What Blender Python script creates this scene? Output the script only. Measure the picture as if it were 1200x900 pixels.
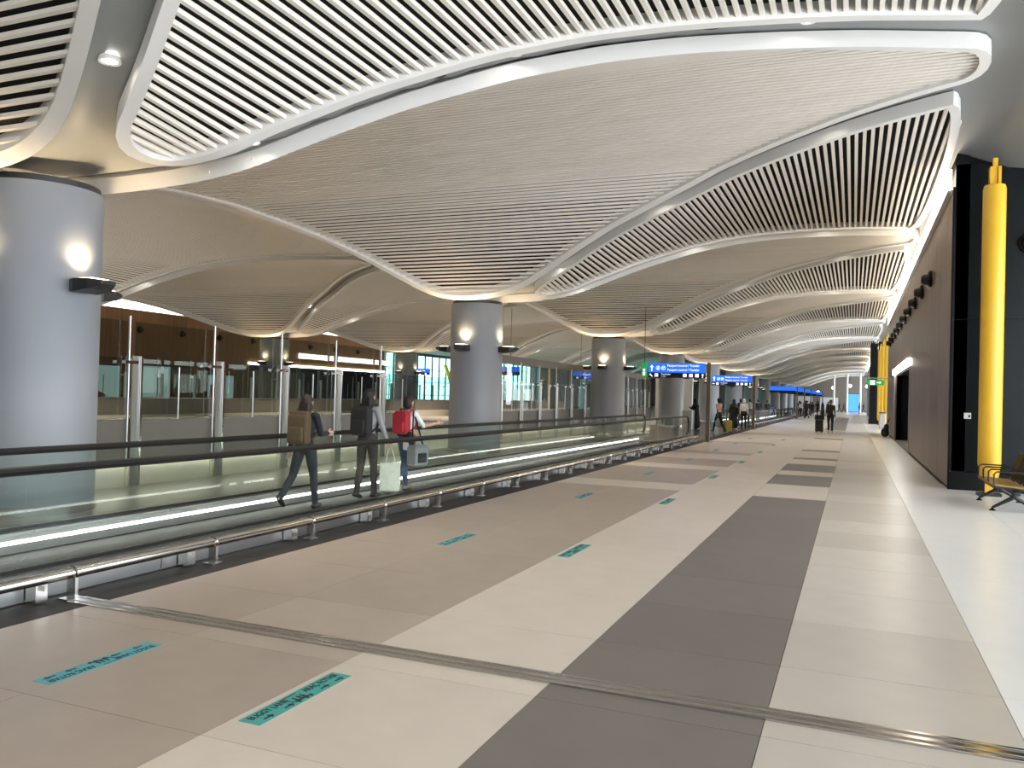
import bpy, bmesh, math, random
import numpy as np
from mathutils import Vector, Matrix, Euler
random.seed(7)
PI = math.pi
for o in list(bpy.data.objects): bpy.data.objects.remove(o, do_unlink=True)
SC = bpy.context.scene
COL = SC.collection

# ------------------------------------------------------------------ camera
FPX, EYE = 970.0, 1.70
YAW, PITCH, ROLL = math.radians(22.431), math.radians(0.660), math.radians(1.55)
F = Vector((-math.sin(YAW)*math.cos(PITCH), math.cos(YAW)*math.cos(PITCH), math.sin(PITCH)))
R0 = Vector((math.cos(YAW), math.sin(YAW), 0)); U0 = R0.cross(F)
c_, s_ = math.cos(ROLL), math.sin(ROLL)
RX = c_*R0 + s_*U0; UP = -s_*R0 + c_*U0
cd = bpy.data.cameras.new('camera'); cam = bpy.data.objects.new('camera', cd); COL.objects.link(cam)
cd.sensor_width = 36; cd.lens = FPX/1200*36; cd.clip_end = 600; cd.clip_start = 0.05
M = Matrix(((RX.x, UP.x, -F.x, 0), (RX.y, UP.y, -F.y, 0), (RX.z, UP.z, -F.z, EYE), (0, 0, 0, 1)))
cam.matrix_world = M
SC.camera = cam

# ------------------------------------------------------------------ world + exposure
w = bpy.data.worlds.new('sky'); SC.world = w; w.use_nodes = True
bg = w.node_tree.nodes['Background']
bg.inputs[0].default_value = (0.90, 0.95, 1.0, 1); bg.inputs[1].default_value = 4.3
SC.view_settings.view_transform = 'Standard'; SC.view_settings.look = 'None'
SC.view_settings.gamma = 1.0; SC.view_settings.use_curve_mapping = False
SC.view_settings.exposure = 0.45

# ------------------------------------------------------------------ helpers
def tag(o, label=None, cat=None, group=None, kind=None):
    if label: o['label'] = label
    if cat: o['category'] = cat
    if group: o['group'] = group
    if kind: o['kind'] = kind
    return o
def empty(name, loc=(0, 0, 0), rz=0):
    o = bpy.data.objects.new(name, None); COL.objects.link(o)
    o.location = loc; o.rotation_euler = (0, 0, rz); o.empty_display_size = .1
    return o
def link(name, me, parent=None, loc=None):
    o = bpy.data.objects.new(name, me); COL.objects.link(o)
    if parent is not None: o.parent = parent
    if loc: o.location = loc
    return o
def copy_tree(o, parent=None):
    c = o.copy(); COL.objects.link(c); c.parent = parent
    for ch in list(o.children): copy_tree(ch, c)
    return c
class MB:
    def __init__(s): s.v = []; s.f = []
    def add(s, vs, fs):
        n = len(s.v); s.v += [tuple(p) for p in vs]; s.f += [tuple(i+n for i in q) for q in fs]; return s
    def box(s, x0, x1, y0, y1, z0, z1, M=None):
        vs = [Vector(p) for p in ((x0,y0,z0),(x1,y0,z0),(x1,y1,z0),(x0,y1,z0),(x0,y0,z1),(x1,y0,z1),(x1,y1,z1),(x0,y1,z1))]
        if M: vs = [M @ p for p in vs]
        return s.add(vs, ((0,3,2,1),(4,5,6,7),(0,1,5,4),(1,2,6,5),(2,3,7,6),(3,0,4,7)))
    def loft(s, rings, closed=True, cap=True, loop=False):
        n = len(rings[0]); vs = [p for r in rings for p in r]; fs = []
        m = len(rings)
        for i in range(m if loop else m-1):
            a, b = i*n, ((i+1) % m)*n
            for j in range(n if closed else n-1):
                k = (j+1) % n; fs.append((a+j, a+k, b+k, b+j))
        if cap and closed and not loop:
            fs.append(tuple(range(n-1, -1, -1))); fs.append(tuple((m-1)*n+j for j in range(n)))
        return s.add(vs, fs)
    def tube(s, pts, r, seg=10, cap=True, loop=False):
        pts = [Vector(p) for p in pts]; rings = []; n = len(pts); up = None
        rr = r if isinstance(r, (list, tuple)) else [r]*n
        for i, p in enumerate(pts):
            if loop: t = (pts[(i+1) % n]-pts[i-1])
            else: t = (pts[min(i+1, n-1)]-pts[max(i-1, 0)])
            t.normalize()
            if up is None: up = Vector((0,0,1)) if abs(t.z) < .9 else Vector((1,0,0))
            a = t.cross(up).normalized(); b = a.cross(t).normalized(); up = b
            rings.append([p + rr[i]*(math.cos(2*PI*j/seg)*a + math.sin(2*PI*j/seg)*b) for j in range(seg)])
        return s.loft(rings, cap=cap, loop=loop)
    def cyl(s, p0, p1, r0, r1=None, seg=16): return s.tube([p0, p1], [r0, r0 if r1 is None else r1], seg)
    def lathe(s, prof, c=(0,0,0), seg=32, cap=True):
        return s.loft([[(c[0]+r*math.cos(2*PI*j/seg), c[1]+r*math.sin(2*PI*j/seg), c[2]+z) for j in range(seg)] for r, z in prof], cap=cap)
    def sphere(s, c, r, seg=16, M=None, rings=10):
        rx = r if isinstance(r, (tuple, list)) else (r, r, r)
        out = []
        for i in range(rings+1):
            th = PI*i/rings; q = max(math.sin(th), 1e-3)
            out.append([Vector((rx[0]*q*math.cos(2*PI*j/seg), rx[1]*q*math.sin(2*PI*j/seg), -rx[2]*math.cos(th))) for j in range(seg)])
        c = Vector(c)
        return s.loft([[((M @ p) if M else p)+c for p in r_] for r_ in out])
    def prism(s, poly, M, depth):       # poly in local xy, extruded to z=depth
        n = len(poly)
        vs = [M @ Vector((x, y, 0)) for x, y in poly]+[M @ Vector((x, y, depth)) for x, y in poly]
        fs = [tuple(range(n-1, -1, -1)), tuple(range(n, 2*n))]+[(i, (i+1) % n, n+(i+1) % n, n+i) for i in range(n)]
        return s.add(vs, fs)
    def mesh(s, name, mat=None, smooth=False, bevel=0):
        me = bpy.data.meshes.new(name); me.from_pydata(s.v, [], s.f)
        if bevel:
            bm = bmesh.new(); bm.from_mesh(me)
            bmesh.ops.bevel(bm, geom=list(bm.edges), offset=bevel, segments=2, profile=.6, affect='EDGES', clamp_overlap=True)
            bm.to_mesh(me); bm.free()
        bm = bmesh.new(); bm.from_mesh(me); bmesh.ops.recalc_face_normals(bm, faces=bm.faces); bm.to_mesh(me); bm.free()
        if smooth:
            for p in me.polygons: p.use_smooth = True
            me.set_sharp_from_angle(angle=math.radians(38))
        if mat: me.materials.append(mat)
        return me
    def build(s, name, mat, parent=None, smooth=False, bevel=0, loc=None):
        return link(name, s.mesh(name, mat, smooth, bevel), parent, loc)
def Rz(a): return Matrix.Rotation(a, 4, 'Z')
def Tr(x, y, z): return Matrix.Translation((x, y, z))

# ------------------------------------------------------------------ materials
def mat(name, col, rough=.5, metal=0, spec=.5, noise=0, nscale=8, rand=0, bump=0, bscale=60, coat=0, stretch=None, emit=None, estr=0):
    m = bpy.data.materials.new(name); m.use_nodes = True; nt = m.node_tree; b = nt.nodes['Principled BSDF']
    b.inputs['Base Color'].default_value = (*col, 1); b.inputs['Roughness'].default_value = rough
    b.inputs['Metallic'].default_value = metal; b.inputs['Specular IOR Level'].default_value = spec
    if coat: b.inputs['Coat Weight'].default_value = coat; b.inputs['Coat Roughness'].default_value = .08
    if emit: b.inputs['Emission Color'].default_value = (*emit, 1); b.inputs['Emission Strength'].default_value = estr
    tc = nt.nodes.new('ShaderNodeTexCoord'); vec = tc.outputs['Object']
    if stretch:
        mp = nt.nodes.new('ShaderNodeMapping'); mp.inputs['Scale'].default_value = stretch
        nt.links.new(vec, mp.inputs['Vector']); vec = mp.outputs['Vector']
    last = None
    if noise:
        n = nt.nodes.new('ShaderNodeTexNoise'); n.inputs['Scale'].default_value = nscale; n.inputs['Detail'].default_value = 5
        nt.links.new(vec, n.inputs['Vector'])
        r = nt.nodes.new('ShaderNodeMapRange'); r.inputs['From Min'].default_value = .25; r.inputs['From Max'].default_value = .75
        r.inputs['To Min'].default_value = 1-noise; r.inputs['To Max'].default_value = 1+noise
        nt.links.new(n.outputs['Fac'], r.inputs['Value']); last = r.outputs['Result']
    if rand:
        oi = nt.nodes.new('ShaderNodeObjectInfo'); r = nt.nodes.new('ShaderNodeMapRange')
        r.inputs['To Min'].default_value = 1-rand; r.inputs['To Max'].default_value = 1+rand
        nt.links.new(oi.outputs['Random'], r.inputs['Value'])
        if last:
            mu = nt.nodes.new('ShaderNodeMath'); mu.operation = 'MULTIPLY'
            nt.links.new(last, mu.inputs[0]); nt.links.new(r.outputs['Result'], mu.inputs[1]); last = mu.outputs[0]
        else: last = r.outputs['Result']
    if last:
        vm = nt.nodes.new('ShaderNodeVectorMath'); vm.operation = 'SCALE'; vm.inputs[0].default_value = col
        nt.links.new(last, vm.inputs['Scale']); nt.links.new(vm.outputs[0], b.inputs['Base Color'])
    if bump:
        n = nt.nodes.new('ShaderNodeTexNoise'); n.inputs['Scale'].default_value = bscale; n.inputs['Detail'].default_value = 3
        nt.links.new(vec, n.inputs['Vector'])
        bp = nt.nodes.new('ShaderNodeBump'); bp.inputs['Strength'].default_value = bump; bp.inputs['Distance'].default_value = .01
        nt.links.new(n.outputs['Fac'], bp.inputs['Height']); nt.links.new(bp.outputs[0], b.inputs['Normal'])
    return m
def emis(name, col, st):
    m = bpy.data.materials.new(name); m.use_nodes = True; nt = m.node_tree
    nt.nodes.remove(nt.nodes['Principled BSDF']); e = nt.nodes.new('ShaderNodeEmission')
    e.inputs[0].default_value = (*col, 1); e.inputs[1].default_value = st
    nt.links.new(e.outputs[0], nt.nodes['Material Output'].inputs[0]); return m
def glass(name, tint=(.86, .93, .91), refl=1.0, ior=1.5):
    m = bpy.data.materials.new(name); m.use_nodes = True; nt = m.node_tree
    nt.nodes.remove(nt.nodes['Principled BSDF'])
    t = nt.nodes.new('ShaderNodeBsdfTransparent'); t.inputs[0].default_value = (*tint, 1)
    g = nt.nodes.new('ShaderNodeBsdfGlossy'); g.inputs['Roughness'].default_value = .01; g.inputs[0].default_value = (refl, refl, refl, 1)
    fr = nt.nodes.new('ShaderNodeFresnel'); fr.inputs[0].default_value = ior
    mx = nt.nodes.new('ShaderNodeMixShader')
    ge = nt.nodes.new('ShaderNodeNewGeometry'); su = nt.nodes.new('ShaderNodeMath'); su.operation = 'SUBTRACT'; su.use_clamp = True
    nt.links.new(fr.outputs[0], su.inputs[0]); nt.links.new(ge.outputs['Backfacing'], su.inputs[1]); nt.links.new(su.outputs[0], mx.inputs[0]); nt.links.new(t.outputs[0], mx.inputs[1]); nt.links.new(g.outputs[0], mx.inputs[2])
    nt.links.new(mx.outputs[0], nt.nodes['Material Output'].inputs[0]); return m
m_ = {}
m_['cream'] = mat('stone cream', (.61, .55, .478), .30, noise=.05, nscale=3, rand=.035)
m_['tan'] = mat('stone taupe', (.375, .318, .270), .30, noise=.07, nscale=3, rand=.04)
m_['taupe_pale'] = mat('stone pale taupe', (.42, .36, .305), .30, noise=.06, nscale=3)
m_['dark'] = mat('stone dark grey', (.165, .148, .136), .33, noise=.06, nscale=3, rand=.07)
m_['la'] = mat('stone light grey', (.575, .535, .475), .30, noise=.05, nscale=3, rand=.01)
m_['lb'] = mat('stone mid grey', (.50, .46, .405), .30, noise=.05, nscale=3, rand=.01)
m_['white'] = mat('stone white', (.80, .79, .76), .28, noise=.03, nscale=3, rand=.015)
m_['border'] = mat('granite charcoal', (.028, .026, .025), .6, spec=.25, noise=.25, nscale=150)
m_['joint'] = mat('joint grout', (.22, .20, .18), .8, noise=.1)
m_['landing'] = mat('landing dark stone', (.10, .095, .09), .22, noise=.12, nscale=5, rand=.06)
m_['slat'] = mat('slat white lacquer', (.86, .81, .735), .32, noise=.02, nscale=2, rand=.02)
m_['rim'] = mat('rim white', (.78, .765, .74), .35, noise=.015, nscale=2)
m_['shell'] = mat('ceiling shell grey', (.23, .235, .23), .42, noise=.04, nscale=1.2)
m_['plenum'] = mat('plenum black', (.012, .011, .010), .9, noise=.2)
m_['column'] = mat('column paint', (.250, .268, .300), .45, noise=.03, nscale=1.5, bump=.05, bscale=25)
m_['fixture'] = mat('fixture black', (.014, .015, .017), .4, noise=.15, nscale=20)
m_['steel'] = mat('brushed steel', (.56, .55, .53), .27, metal=1, noise=.06, nscale=4, stretch=(30, 1, 30))
m_['steel_v'] = mat('brushed steel vertical', (.50, .50, .49), .35, metal=1, noise=.06, nscale=4, stretch=(40, 40, 1))
m_['chrome'] = mat('polished steel', (.70, .68, .66), .14, metal=1, noise=.03, nscale=6)
m_['clad'] = mat('cladding steel', (.46, .47, .47), .30, metal=1, noise=.12, nscale=2, stretch=(1, .6, 6))
m_['rubber'] = mat('handrail rubber', (.008, .008, .008), .5, spec=.3, noise=.1, nscale=30)
m_['belt'] = mat('pallet tread', (.035, .035, .035), .55, metal=.1, noise=.15, nscale=60)
m_['glass'] = glass('balustrade glass', (.88, .92, .905), .5)
m_['screen'] = glass('screen glass', (.74, .78, .75), 1.0, 1.6)
m_['winglass'] = glass('window glass', (.58, .88, .85), .8)
m_['led'] = emis('led white', (1, .97, .90), 14)
m_['ledwarm'] = emis('led cove warm', (1, .86, .68), 7.5)
m_['led_base'] = emis('led plinth', (1, .93, .78), 14)
m_['lens'] = emis('downlight lens', (1, .93, .82), 30)
m_['lenswarm'] = emis('uplight lens', (1, .80, .52), 7)
m_['wood'] = mat('walnut panel', (.165, .098, .062), .36, noise=.38, nscale=4, rand=.09, stretch=(4, 4, .12))
m_['woodl'] = mat('walnut panel far', (.22, .112, .045), .5, noise=.3, nscale=4, rand=.08, stretch=(4, 4, .12))
m_['black'] = mat('black gloss panel', (.007, .009, .010), .30, spec=.16, noise=.2, nscale=3, rand=.1)
m_['blackmat'] = mat('black matt', (.006, .006, .007), .6, spec=.2, noise=.2, nscale=6)
m_['yellow'] = mat('yellow paint', (.86, .50, .035), .33, noise=.03, nscale=2, bump=.03, bscale=15)
m_['parapet'] = mat('parapet panel taupe', (.20, .18, .158), .35, noise=.04, nscale=2, rand=.03)
m_['plinth'] = mat('plinth cream', (.62, .56, .46), .6, noise=.04)
m_['soffit'] = mat('header taupe', (.20, .18, .155), .5, noise=.04)
m_['blue'] = mat('sign blue', (.01, .11, .72), .4, noise=.02, emit=(.012, .16, 1), estr=.75)
m_['signblack'] = mat('sign black', (.006, .007, .012), .3, noise=.05)
m_['green'] = mat('sign green', (.01, .25, .05), .4, noise=.02, emit=(.02, .45, .09), estr=.45)
m_['signw'] = mat('sign white', (.9, .9, .9), .5, noise=.01, emit=(1, 1, 1), estr=.8)
m_['signc'] = mat('sign pale blue', (.35, .6, 1), .5, noise=.01, emit=(.35, .62, 1), estr=.7)
m_['signpost'] = mat('sign post bronze', (.17, .135, .10), .35, metal=.7, noise=.06, nscale=6)
m_['teal'] = mat('decal teal', (.055, .34, .32), .5, noise=.05, nscale=12)
m_['tealblue'] = mat('decal blue teal', (.075, .36, .42), .5, noise=.05, nscale=12)
m_['ink'] = mat('decal ink', (.010, .016, .02), .55, noise=.1)
m_['plastic'] = mat('white plastic', (.8, .8, .78), .4, noise=.02)
m_['whitewall'] = mat('white wall', (.70, .72, .74), .5, noise=.03, nscale=1)
m_['seat'] = mat('seat leather tan', (.34, .22, .07), .5, noise=.15, nscale=20)
m_['tail'] = mat('poster red', (.45, .06, .09), .5, noise=.2, nscale=1)
m_['glow'] = emis('shop screen blue', (.08, .30, 1), 1.6)
m_['glowwarm'] = emis('globe lamp', (1, .87, .68), 8)

# ------------------------------------------------------------------ ceiling height field
XC, XR, XM, XL2, P, Y0 = -10.05, 1.7, -17.4, -28.2, 13.85, 7.75      # column rows, meeting line of the leaf tips, bay length
XWL = XL2-11.85; XX = XWL+1.8                                            # far wall; XX mirrors the corridor into the far hall
RA, RB = 11.75/(XC-XM), 11.75/(XM-XL2)
xR = lambda e: e
xA = lambda e: XC-(e-XC)/RA
xB = lambda e: XL2+(e-XC)/RB
xC = lambda e: XL2-(e-XC)
gy = np.array([-.6, .3, .55, .85, 1.25, 1.75, 2.4, 2.95, 3.45, 3.95, 4.45, 5.25, 6.35, 7.25, 8.05, 8.45, 9, 9.55, 9.85, 10.75, 11.35, 11.85, 12.4, 12.85, 13.2, 13.5, 14.4])
gz = np.array([4.08, 4.08, 4.16, 4.46, 5.0, 5.5, 6.0, 6.3, 6.48, 6.6, 6.68, 6.72, 6.70, 6.62, 6.52, 6.47, 6.38, 6.2, 6.1, 5.7, 5.4, 5.1, 4.75, 4.42, 4.16, 4.08, 4.08])   # vault of a leaf panel between two columns
yne = np.array([-10.05, -9.25, -8.3, -7.3, -6.3, -5.3, -4.3, -2.2, 0, 1.8]); ynv = np.array([.84, .84, .88, 1.02, 1.42, 1.9, 2.4, 3.45, 4.45, 5.25])
yfe = np.array([-10.05, -9.25, -8.3, -6.8, -5.2, -3.63, -2.45, -1.26, -.1, .9, 1.8]); yfv = np.array([12.95, 12.95, 12.72, 11.85, 10.75, 9.85, 9.0, 8.05, 7.23, 6.65, 6.25])
_k = np.hanning(25); _k /= _k.sum()
_sm = lambda t: np.convolve(np.pad(t, 12, mode='edge'), _k, mode='valid')
_gx = np.linspace(-.6, 14.4, 600); _gz = _sm(np.interp(_gx, gy, gz))
_ex = np.linspace(-10.05, 1.8, 400); _yn = _sm(np.interp(_ex, yne, ynv)); _yf = _sm(np.interp(_ex, yfe, yfv))
G_ = lambda y: float(np.interp(y, _gx, _gz))
import functools
_gl, _stp = _gz.tolist(), 599/15.0
def G_(y):
    q = min(max((y+.6)*_stp, 0), 598.999); i = int(q); return _gl[i]+(_gl[i+1]-_gl[i])*(q-i)
@functools.lru_cache(maxsize=None)
def yn(e): return float(np.interp(e, _ex, _yn))
@functools.lru_cache(maxsize=None)
def yf(e): return float(np.interp(e, _ex, _yf))
gr = lambda e: .58+.34*((e-XC)/11.75)**2                                 # groove width between leaf and fan panels
def sstep(a): a = min(max(a, 0), 1); return a*a*(3-2*a)
def zc(x, y):
    if x > XR:
        z0 = zc(XR, y); return z0+(6.26-z0)*sstep((x-XR)/1.4)
    e = x if x >= XC else XC+(XC-x)*RA if x >= XM else XC+(x-XL2)*RB if x >= XL2 else XC+(XL2-x)
    e = min(e, 1.75); v = (y-Y0) % P; a, b, g = yn(e), yf(e), gr(e)
    if a <= v <= b: return G_(v)
    za, zb = G_(a), G_(b)
    if v > b: v -= P
    lo, hi = b+g-P, a-g                       # the fan panel reaches from lo to hi
    if hi-lo < .05: return (za+zb)/2
    return zb+(za-zb)*min(max((v-lo)/(hi-lo), 0), 1)
def chaikin(pts, n=3):
    for _ in range(n):
        o = []
        for i in range(len(pts)):
            p, q = pts[i], pts[(i+1) % len(pts)]; o += [p*.75+q*.25, p*.25+q*.75]
        pts = o
    return pts
def resample(pts, step):
    o = [pts[0]]
    for p in pts[1:]:
        if (p-o[-1]).length >= step: o.append(p)
    return o
def cross(poly, v, ax):        # crossings of the closed outline with coordinate ax == v
    r = []; n = len(poly); o = 1-ax
    for i in range(n):
        a, b = poly[i], poly[(i+1) % n]
        if (a[ax]-v)*(b[ax]-v) <= 0 and a[ax] != b[ax]: r.append(a[o]+(b[o]-a[o])*(v-a[ax])/(b[ax]-a[ax]))
    return (min(r), max(r)) if len(r) >= 2 else None
def panel_meshes(poly, ax, key, dy0, single):
    # ax = coordinate that is constant along one slat; dy0 = column offset of the local frame
    out = resample(chaikin([Vector(p) for p in poly]), .14); n = len(out)
    zf = lambda x, y: zc(x, y+Y0+dy0)
    cx = sum(p.x for p in out)/n; cy = sum(p.y for p in out)/n
    rings = []
    for i, p in enumerate(out):
        t = (out[(i+1) % n]-out[i-1]).normalized(); nn = Vector((-t.y, t.x))
        if nn.dot(Vector((cx, cy))-p) < 0: nn = -nn
        q = p+nn*.15; z0 = zf(p.x, p.y); z1 = zf(q.x, q.y)
        rings.append([(p.x, p.y, z0-.10), (q.x, q.y, z1-.10), (q.x, q.y, z1+.13), (p.x, p.y, z0+.13)])
    rim = MB().loft(rings, loop=True).mesh(key+'_rim', m_['rim'], True)
    lo = min(p[ax] for p in out)+.1; hi = max(p[ax] for p in out)-.1
    cnt = int((hi-lo)/(.137 if ax == 0 else .121)); slats = []; strips = []; allm = MB()
    for k in range(cnt+1):
        v = lo+(hi-lo)*k/cnt; cr = cross(out, v, ax)
        if not cr or cr[1]-cr[0] < .25: continue
        a, b = cr[0]+.1, cr[1]-.1; N = max(4, int((b-a)/.8)); rs = []; st = []
        for j in range(N+1):
            u = a+(b-a)*j/N; x, y = (v, u) if ax == 0 else (u, v); z = zf(x, y)
            h = .0305 if ax == 0 else .034
            if ax == 0: rs.append([(x-h, y, z-.05), (x+h, y, z-.05), (x+h, y, z+.005), (x-h, y, z+.005)])
            else: rs.append([(x, y-h, z-.045), (x, y+h, z-.045), (x, y+h, z+.0), (x, y-h, z+.0)])
        mb = MB().loft(rs)
        if single: slats.append(mb.mesh(key+'_slat', m_['slat']))
        else: allm.loft(rs)
        for j in range(25):
            u = a-.05+(b-a+.1)*j/24; x, y = (v, u) if ax == 0 else (u, v); st.append((x, y, zf(x, y)+.105))
        strips.append(st)
    back = MB().loft(strips, closed=False, cap=False).mesh(key+'_back', m_['plenum'])
    if not single: slats = [allm.mesh(key+'_slats', m_['slat'])]
    return rim, back, slats
E1 = [-8.2, -7.2, -6, -4.8, -3.6, -2.4, -1.2, 0, 1.0, 1.72]; E0 = [-9.3]+E1
def leaf(f, g, tip):           # a leaf panel spans both sides of a column row; its slats run across the corridor
    R, A = E0, E0[:-1]
    return ([(f(e), yf(e)) for e in reversed(R)]+[(g(e), yf(e)) for e in A]+[(g(tip), yf(tip)), (g(tip), yn(tip))]
            +[(g(e), yn(e)) for e in reversed(A)]+[(f(e), yn(e)) for e in R])
lo_ = lambda e: yf(e)+gr(e)-P
hi_ = lambda e: yn(e)-gr(e)
def fan(f): return [(f(e), hi_(e)) for e in E1]+[(f(e), lo_(e)) for e in reversed(E1)]
def diamond(): return [(xA(e), hi_(e)) for e in E1]+[(xB(e), hi_(e)) for e in reversed(E1)]+[(xB(e), lo_(e)) for e in E1]+[(xA(e), lo_(e)) for e in reversed(E1)]
ceil_mb = MB()
xs = list(np.arange(XWL, -11.2, .55))+list(np.arange(-11.2, 2.2, .2))+list(np.arange(2.2, 9.01, .55)); ys = list(np.arange(-47.65, -6.1, .6925))+list(np.arange(-6.1, 52, .2308))+list(np.arange(52, 170.1, .46167))
ceil_mb.loft([[(x, y, zc(x, y)+.15) for x in xs] for y in ys], closed=False, cap=False)
ceiling = ceil_mb.build('ceiling', m_['shell'], smooth=True); tag(ceiling, 'wavy grey airport ceiling with white slatted leaf panels', kind='structure')
slab_mb = MB().box(XWL-.5, 9.2, -48, 170.2, 7.6, 7.8); slab_mb.build('ceiling_slab', m_['plenum'], ceiling)
_cache = {}
def add_panel(kind, k, single):
    key = (kind, single)
    if key not in _cache:
        poly, ax = {'fan': (fan(xR), 0), 'sail': (leaf(xR, xA, 1.5), 1), 'diamond': (diamond(), 0), 'fanfar': (fan(xC), 0), 'sailfar': (leaf(xC, xB, 1.5), 1)}[kind]; dy = 0
        _cache[key] = panel_meshes(poly, ax, kind, 0, single)+(dy,)
    rim, back, sl, dy = _cache[key]
    r = link('slatted_panel', rim, ceiling, (0, Y0+P*k, 0))
    link('panel_backing', back, r)
    for me in sl:
        s = link('slat' if single else 'slat_field', me, r)
        if not single: s['kind'] = 'stuff'
for k in range(-1, 12):
    add_panel('fan', k, k in (0, 1, 2)); add_panel('sail', k, k in (-1, 0, 1))
for k in range(-1, 8):
    add_panel('diamond', k, False)
    add_panel('sailfar', k, False); add_panel('fanfar', k, False)

# ------------------------------------------------------------------ floor
fl = MB().box(XWL-1, 9, -48, 168, -.2, -.014).build('floor', m_['joint']); tag(fl, 'polished stone concourse floor in cream taupe and grey slabs', kind='structure')
TX = [-5.35, -4.13, -2.90, -1.62, -.40, .84, 2.07, 3.30, 4.53]
G = .002
_tm = {}
def tile(x0, x1, y0, y1, mt, name='tile'):
    key = (round(x1-x0, 3), round(y1-y0, 3), mt)
    if key not in _tm:
        _tm[key] = MB().box(G, x1-x0-G, G, y1-y0-G, -.014, 0).mesh('tile_'+mt, m_[mt])
    return link(name, _tm[key], fl, (x0, y0, 0))
TP = 1.21; ty = lambda k: 3.18+TP*k
def inr(y, rs): return any(a-.1 <= y < b-.1 for a, b in rs)
TAN_GAP = [(15.28, 16.49), (20.12, 21.33), (23.75, 26.17), (27.38, 33.4), (34.6, 43.1), (44.3, 200)]
DARK_ON = [(-20, 15.28), (17.7, 20.12), (21.33, 23.75), (25.7, 26.6), (30.1, 31.1), (40.2, 41.5), (48.7, 49.4), (51.3, 52.3), (53.7, 100)]
LB_ON = [(-20, 4.3), (5.6, 6.81), (9.23, 10.44), (11.65, 12.86), (14.07, 15.28), (16.49, 17.7), (18.91, 20.12), (21.33, 23.75), (25.7, 26.4), (30, 31), (41, 42.5)]
LB_ON = [(6.0-TP*3, 6.81), (10.44, 11.65), (12.86, 15.28), (16.49, 20.12), (21.33, 23.0), (25.7, 26.5), (40.5, 41.5)]
for k in range(-2, 14):
    y = ty(k)
    for i in range(8):
        if y > 18 and TX[i] > 2: continue
        if i < 2: mt = 'cream' if inr(y, TAN_GAP) else 'tan'
        elif i == 2: mt = 'cream'
        elif i == 3: mt = 'dark' if inr(y, DARK_ON) else 'cream'
        elif i == 4: mt = 'lb' if inr(y, LB_ON) else 'la'
        else: mt = 'white'
        if (i, k) in ((1, 1), (0, 2)): mt = 'taupe_pale' if k == 1 else 'tan'
        tile(TX[i], TX[i+1], y, y+TP, mt)
yA = ty(14)
def strip(x0, x1, on, m_on, m_off, y0=yA, y1=166):
    ed = sorted({y0, y1}|{v for a, b in on for v in (a, b) if y0 < v < y1})
    for a, b in zip(ed[:-1], ed[1:]): tile(x0, x1, a, b, m_on if inr((a+b)/2, on) else m_off)
strip(TX[0], TX[2], TAN_GAP, 'cream', 'tan'); strip(TX[2], TX[3], [(166, 167)], 'tan', 'cream')
strip(TX[3], TX[4], DARK_ON, 'dark', 'cream'); strip(TX[4], TX[5], LB_ON, 'lb', 'la')
tile(TX[5], 1.78, yA, 52, 'white'); tile(TX[5], 9, 52, 75, 'white'); tile(TX[5], 9, 75, 166, 'white')
tile(4.53, 9, ty(-2), 18.9, 'white')
for i, mt in enumerate(['tan', 'tan', 'cream', 'dark', 'la']): tile(TX[i], TX[i+1], -47, ty(-2), mt)
tile(TX[5], 9, -47, ty(-2), 'white'); tile(2.07, 4.53, ty(13), 18.9, 'white')
for k in range(-4, 20): tile(-5.80, -5.35, 1.71*k-1.9, 1.71*(k+1)-1.9, 'border', 'border_slab')
tile(-5.80, -5.35, 1.71*20-1.9, 120, 'border', 'border_slab')
tile(-11.4, -8.15, -47, 33.0, 'parapet'); tile(-8.15, -5.8, -47, -3, 'parapet')
for k in range(8): tile(-11.4, -8.1, 33+2.4*k, 35.4+2.4*k, 'landing'); tile(-8.1, -5.8, 33+2.4*k, 35.4+2.4*k, 'landing')
tile(-11.4, -5.8, 52.2, 166, 'landing'); tile(-27, -11.4, -47, 166, 'cream'); tile(XWL, -27, -47, 166, 'lb')

# ------------------------------------------------------------------ right-hand wall (walnut blocks, black ends)
def wood_block(y0, y1, door=None, nm='wall_right', mt='wood', mx=1):
    X = lambda x: x if mx == 1 else XX-x
    def bx(mb, x0, x1, *a): x0, x1 = sorted((X(x0), X(x1))); return mb.box(x0, x1, *a)
    mb = MB()
    if door:
        bx(mb, 1.86, 2.1, y0, door[0], 0, 7.2); bx(mb, 1.86, 2.1, door[1], y1, 0, 7.2); bx(mb, 1.86, 2.1, door[0], door[1], 3.0, 7.2)
    else: bx(mb, 1.86, 2.1, y0, y1, 0, 7.2)
    wl = mb.build(nm, m_['blackmat']); tag(wl, kind='structure')
    n = round((y1-y0)/1.2); pw = (y1-y0)/n
    for i in range(n):
        a, b = y0+i*pw+.006, y0+(i+1)*pw-.006
        if door and a > door[0]-.2 and b < door[1]+.2:
            bx(MB(), 1.80, 1.86, a, b, 3.05, 6.15).build('wood_panel', m_[mt], wl)
        else: bx(MB(), 1.80, 1.86, a, b, .06, 6.15).build('wood_panel', m_[mt], wl)
    bx(MB(), 1.815, 1.86, y0, door[0] if door else y1, 0, .06).build('baseboard', m_['blackmat'], wl)
    return wl
DOOR = (31.8, 43.2)
wr = wood_block(18.94, 52.0, DOOR, 'wall_right'); tag(wr, 'walnut panelled side wall with a dark doorway')
wr2 = wood_block(75.0, 130.0, None, 'wall_right.001'); tag(wr2, 'distant walnut panelled side wall beyond the yellow poles')
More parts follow.
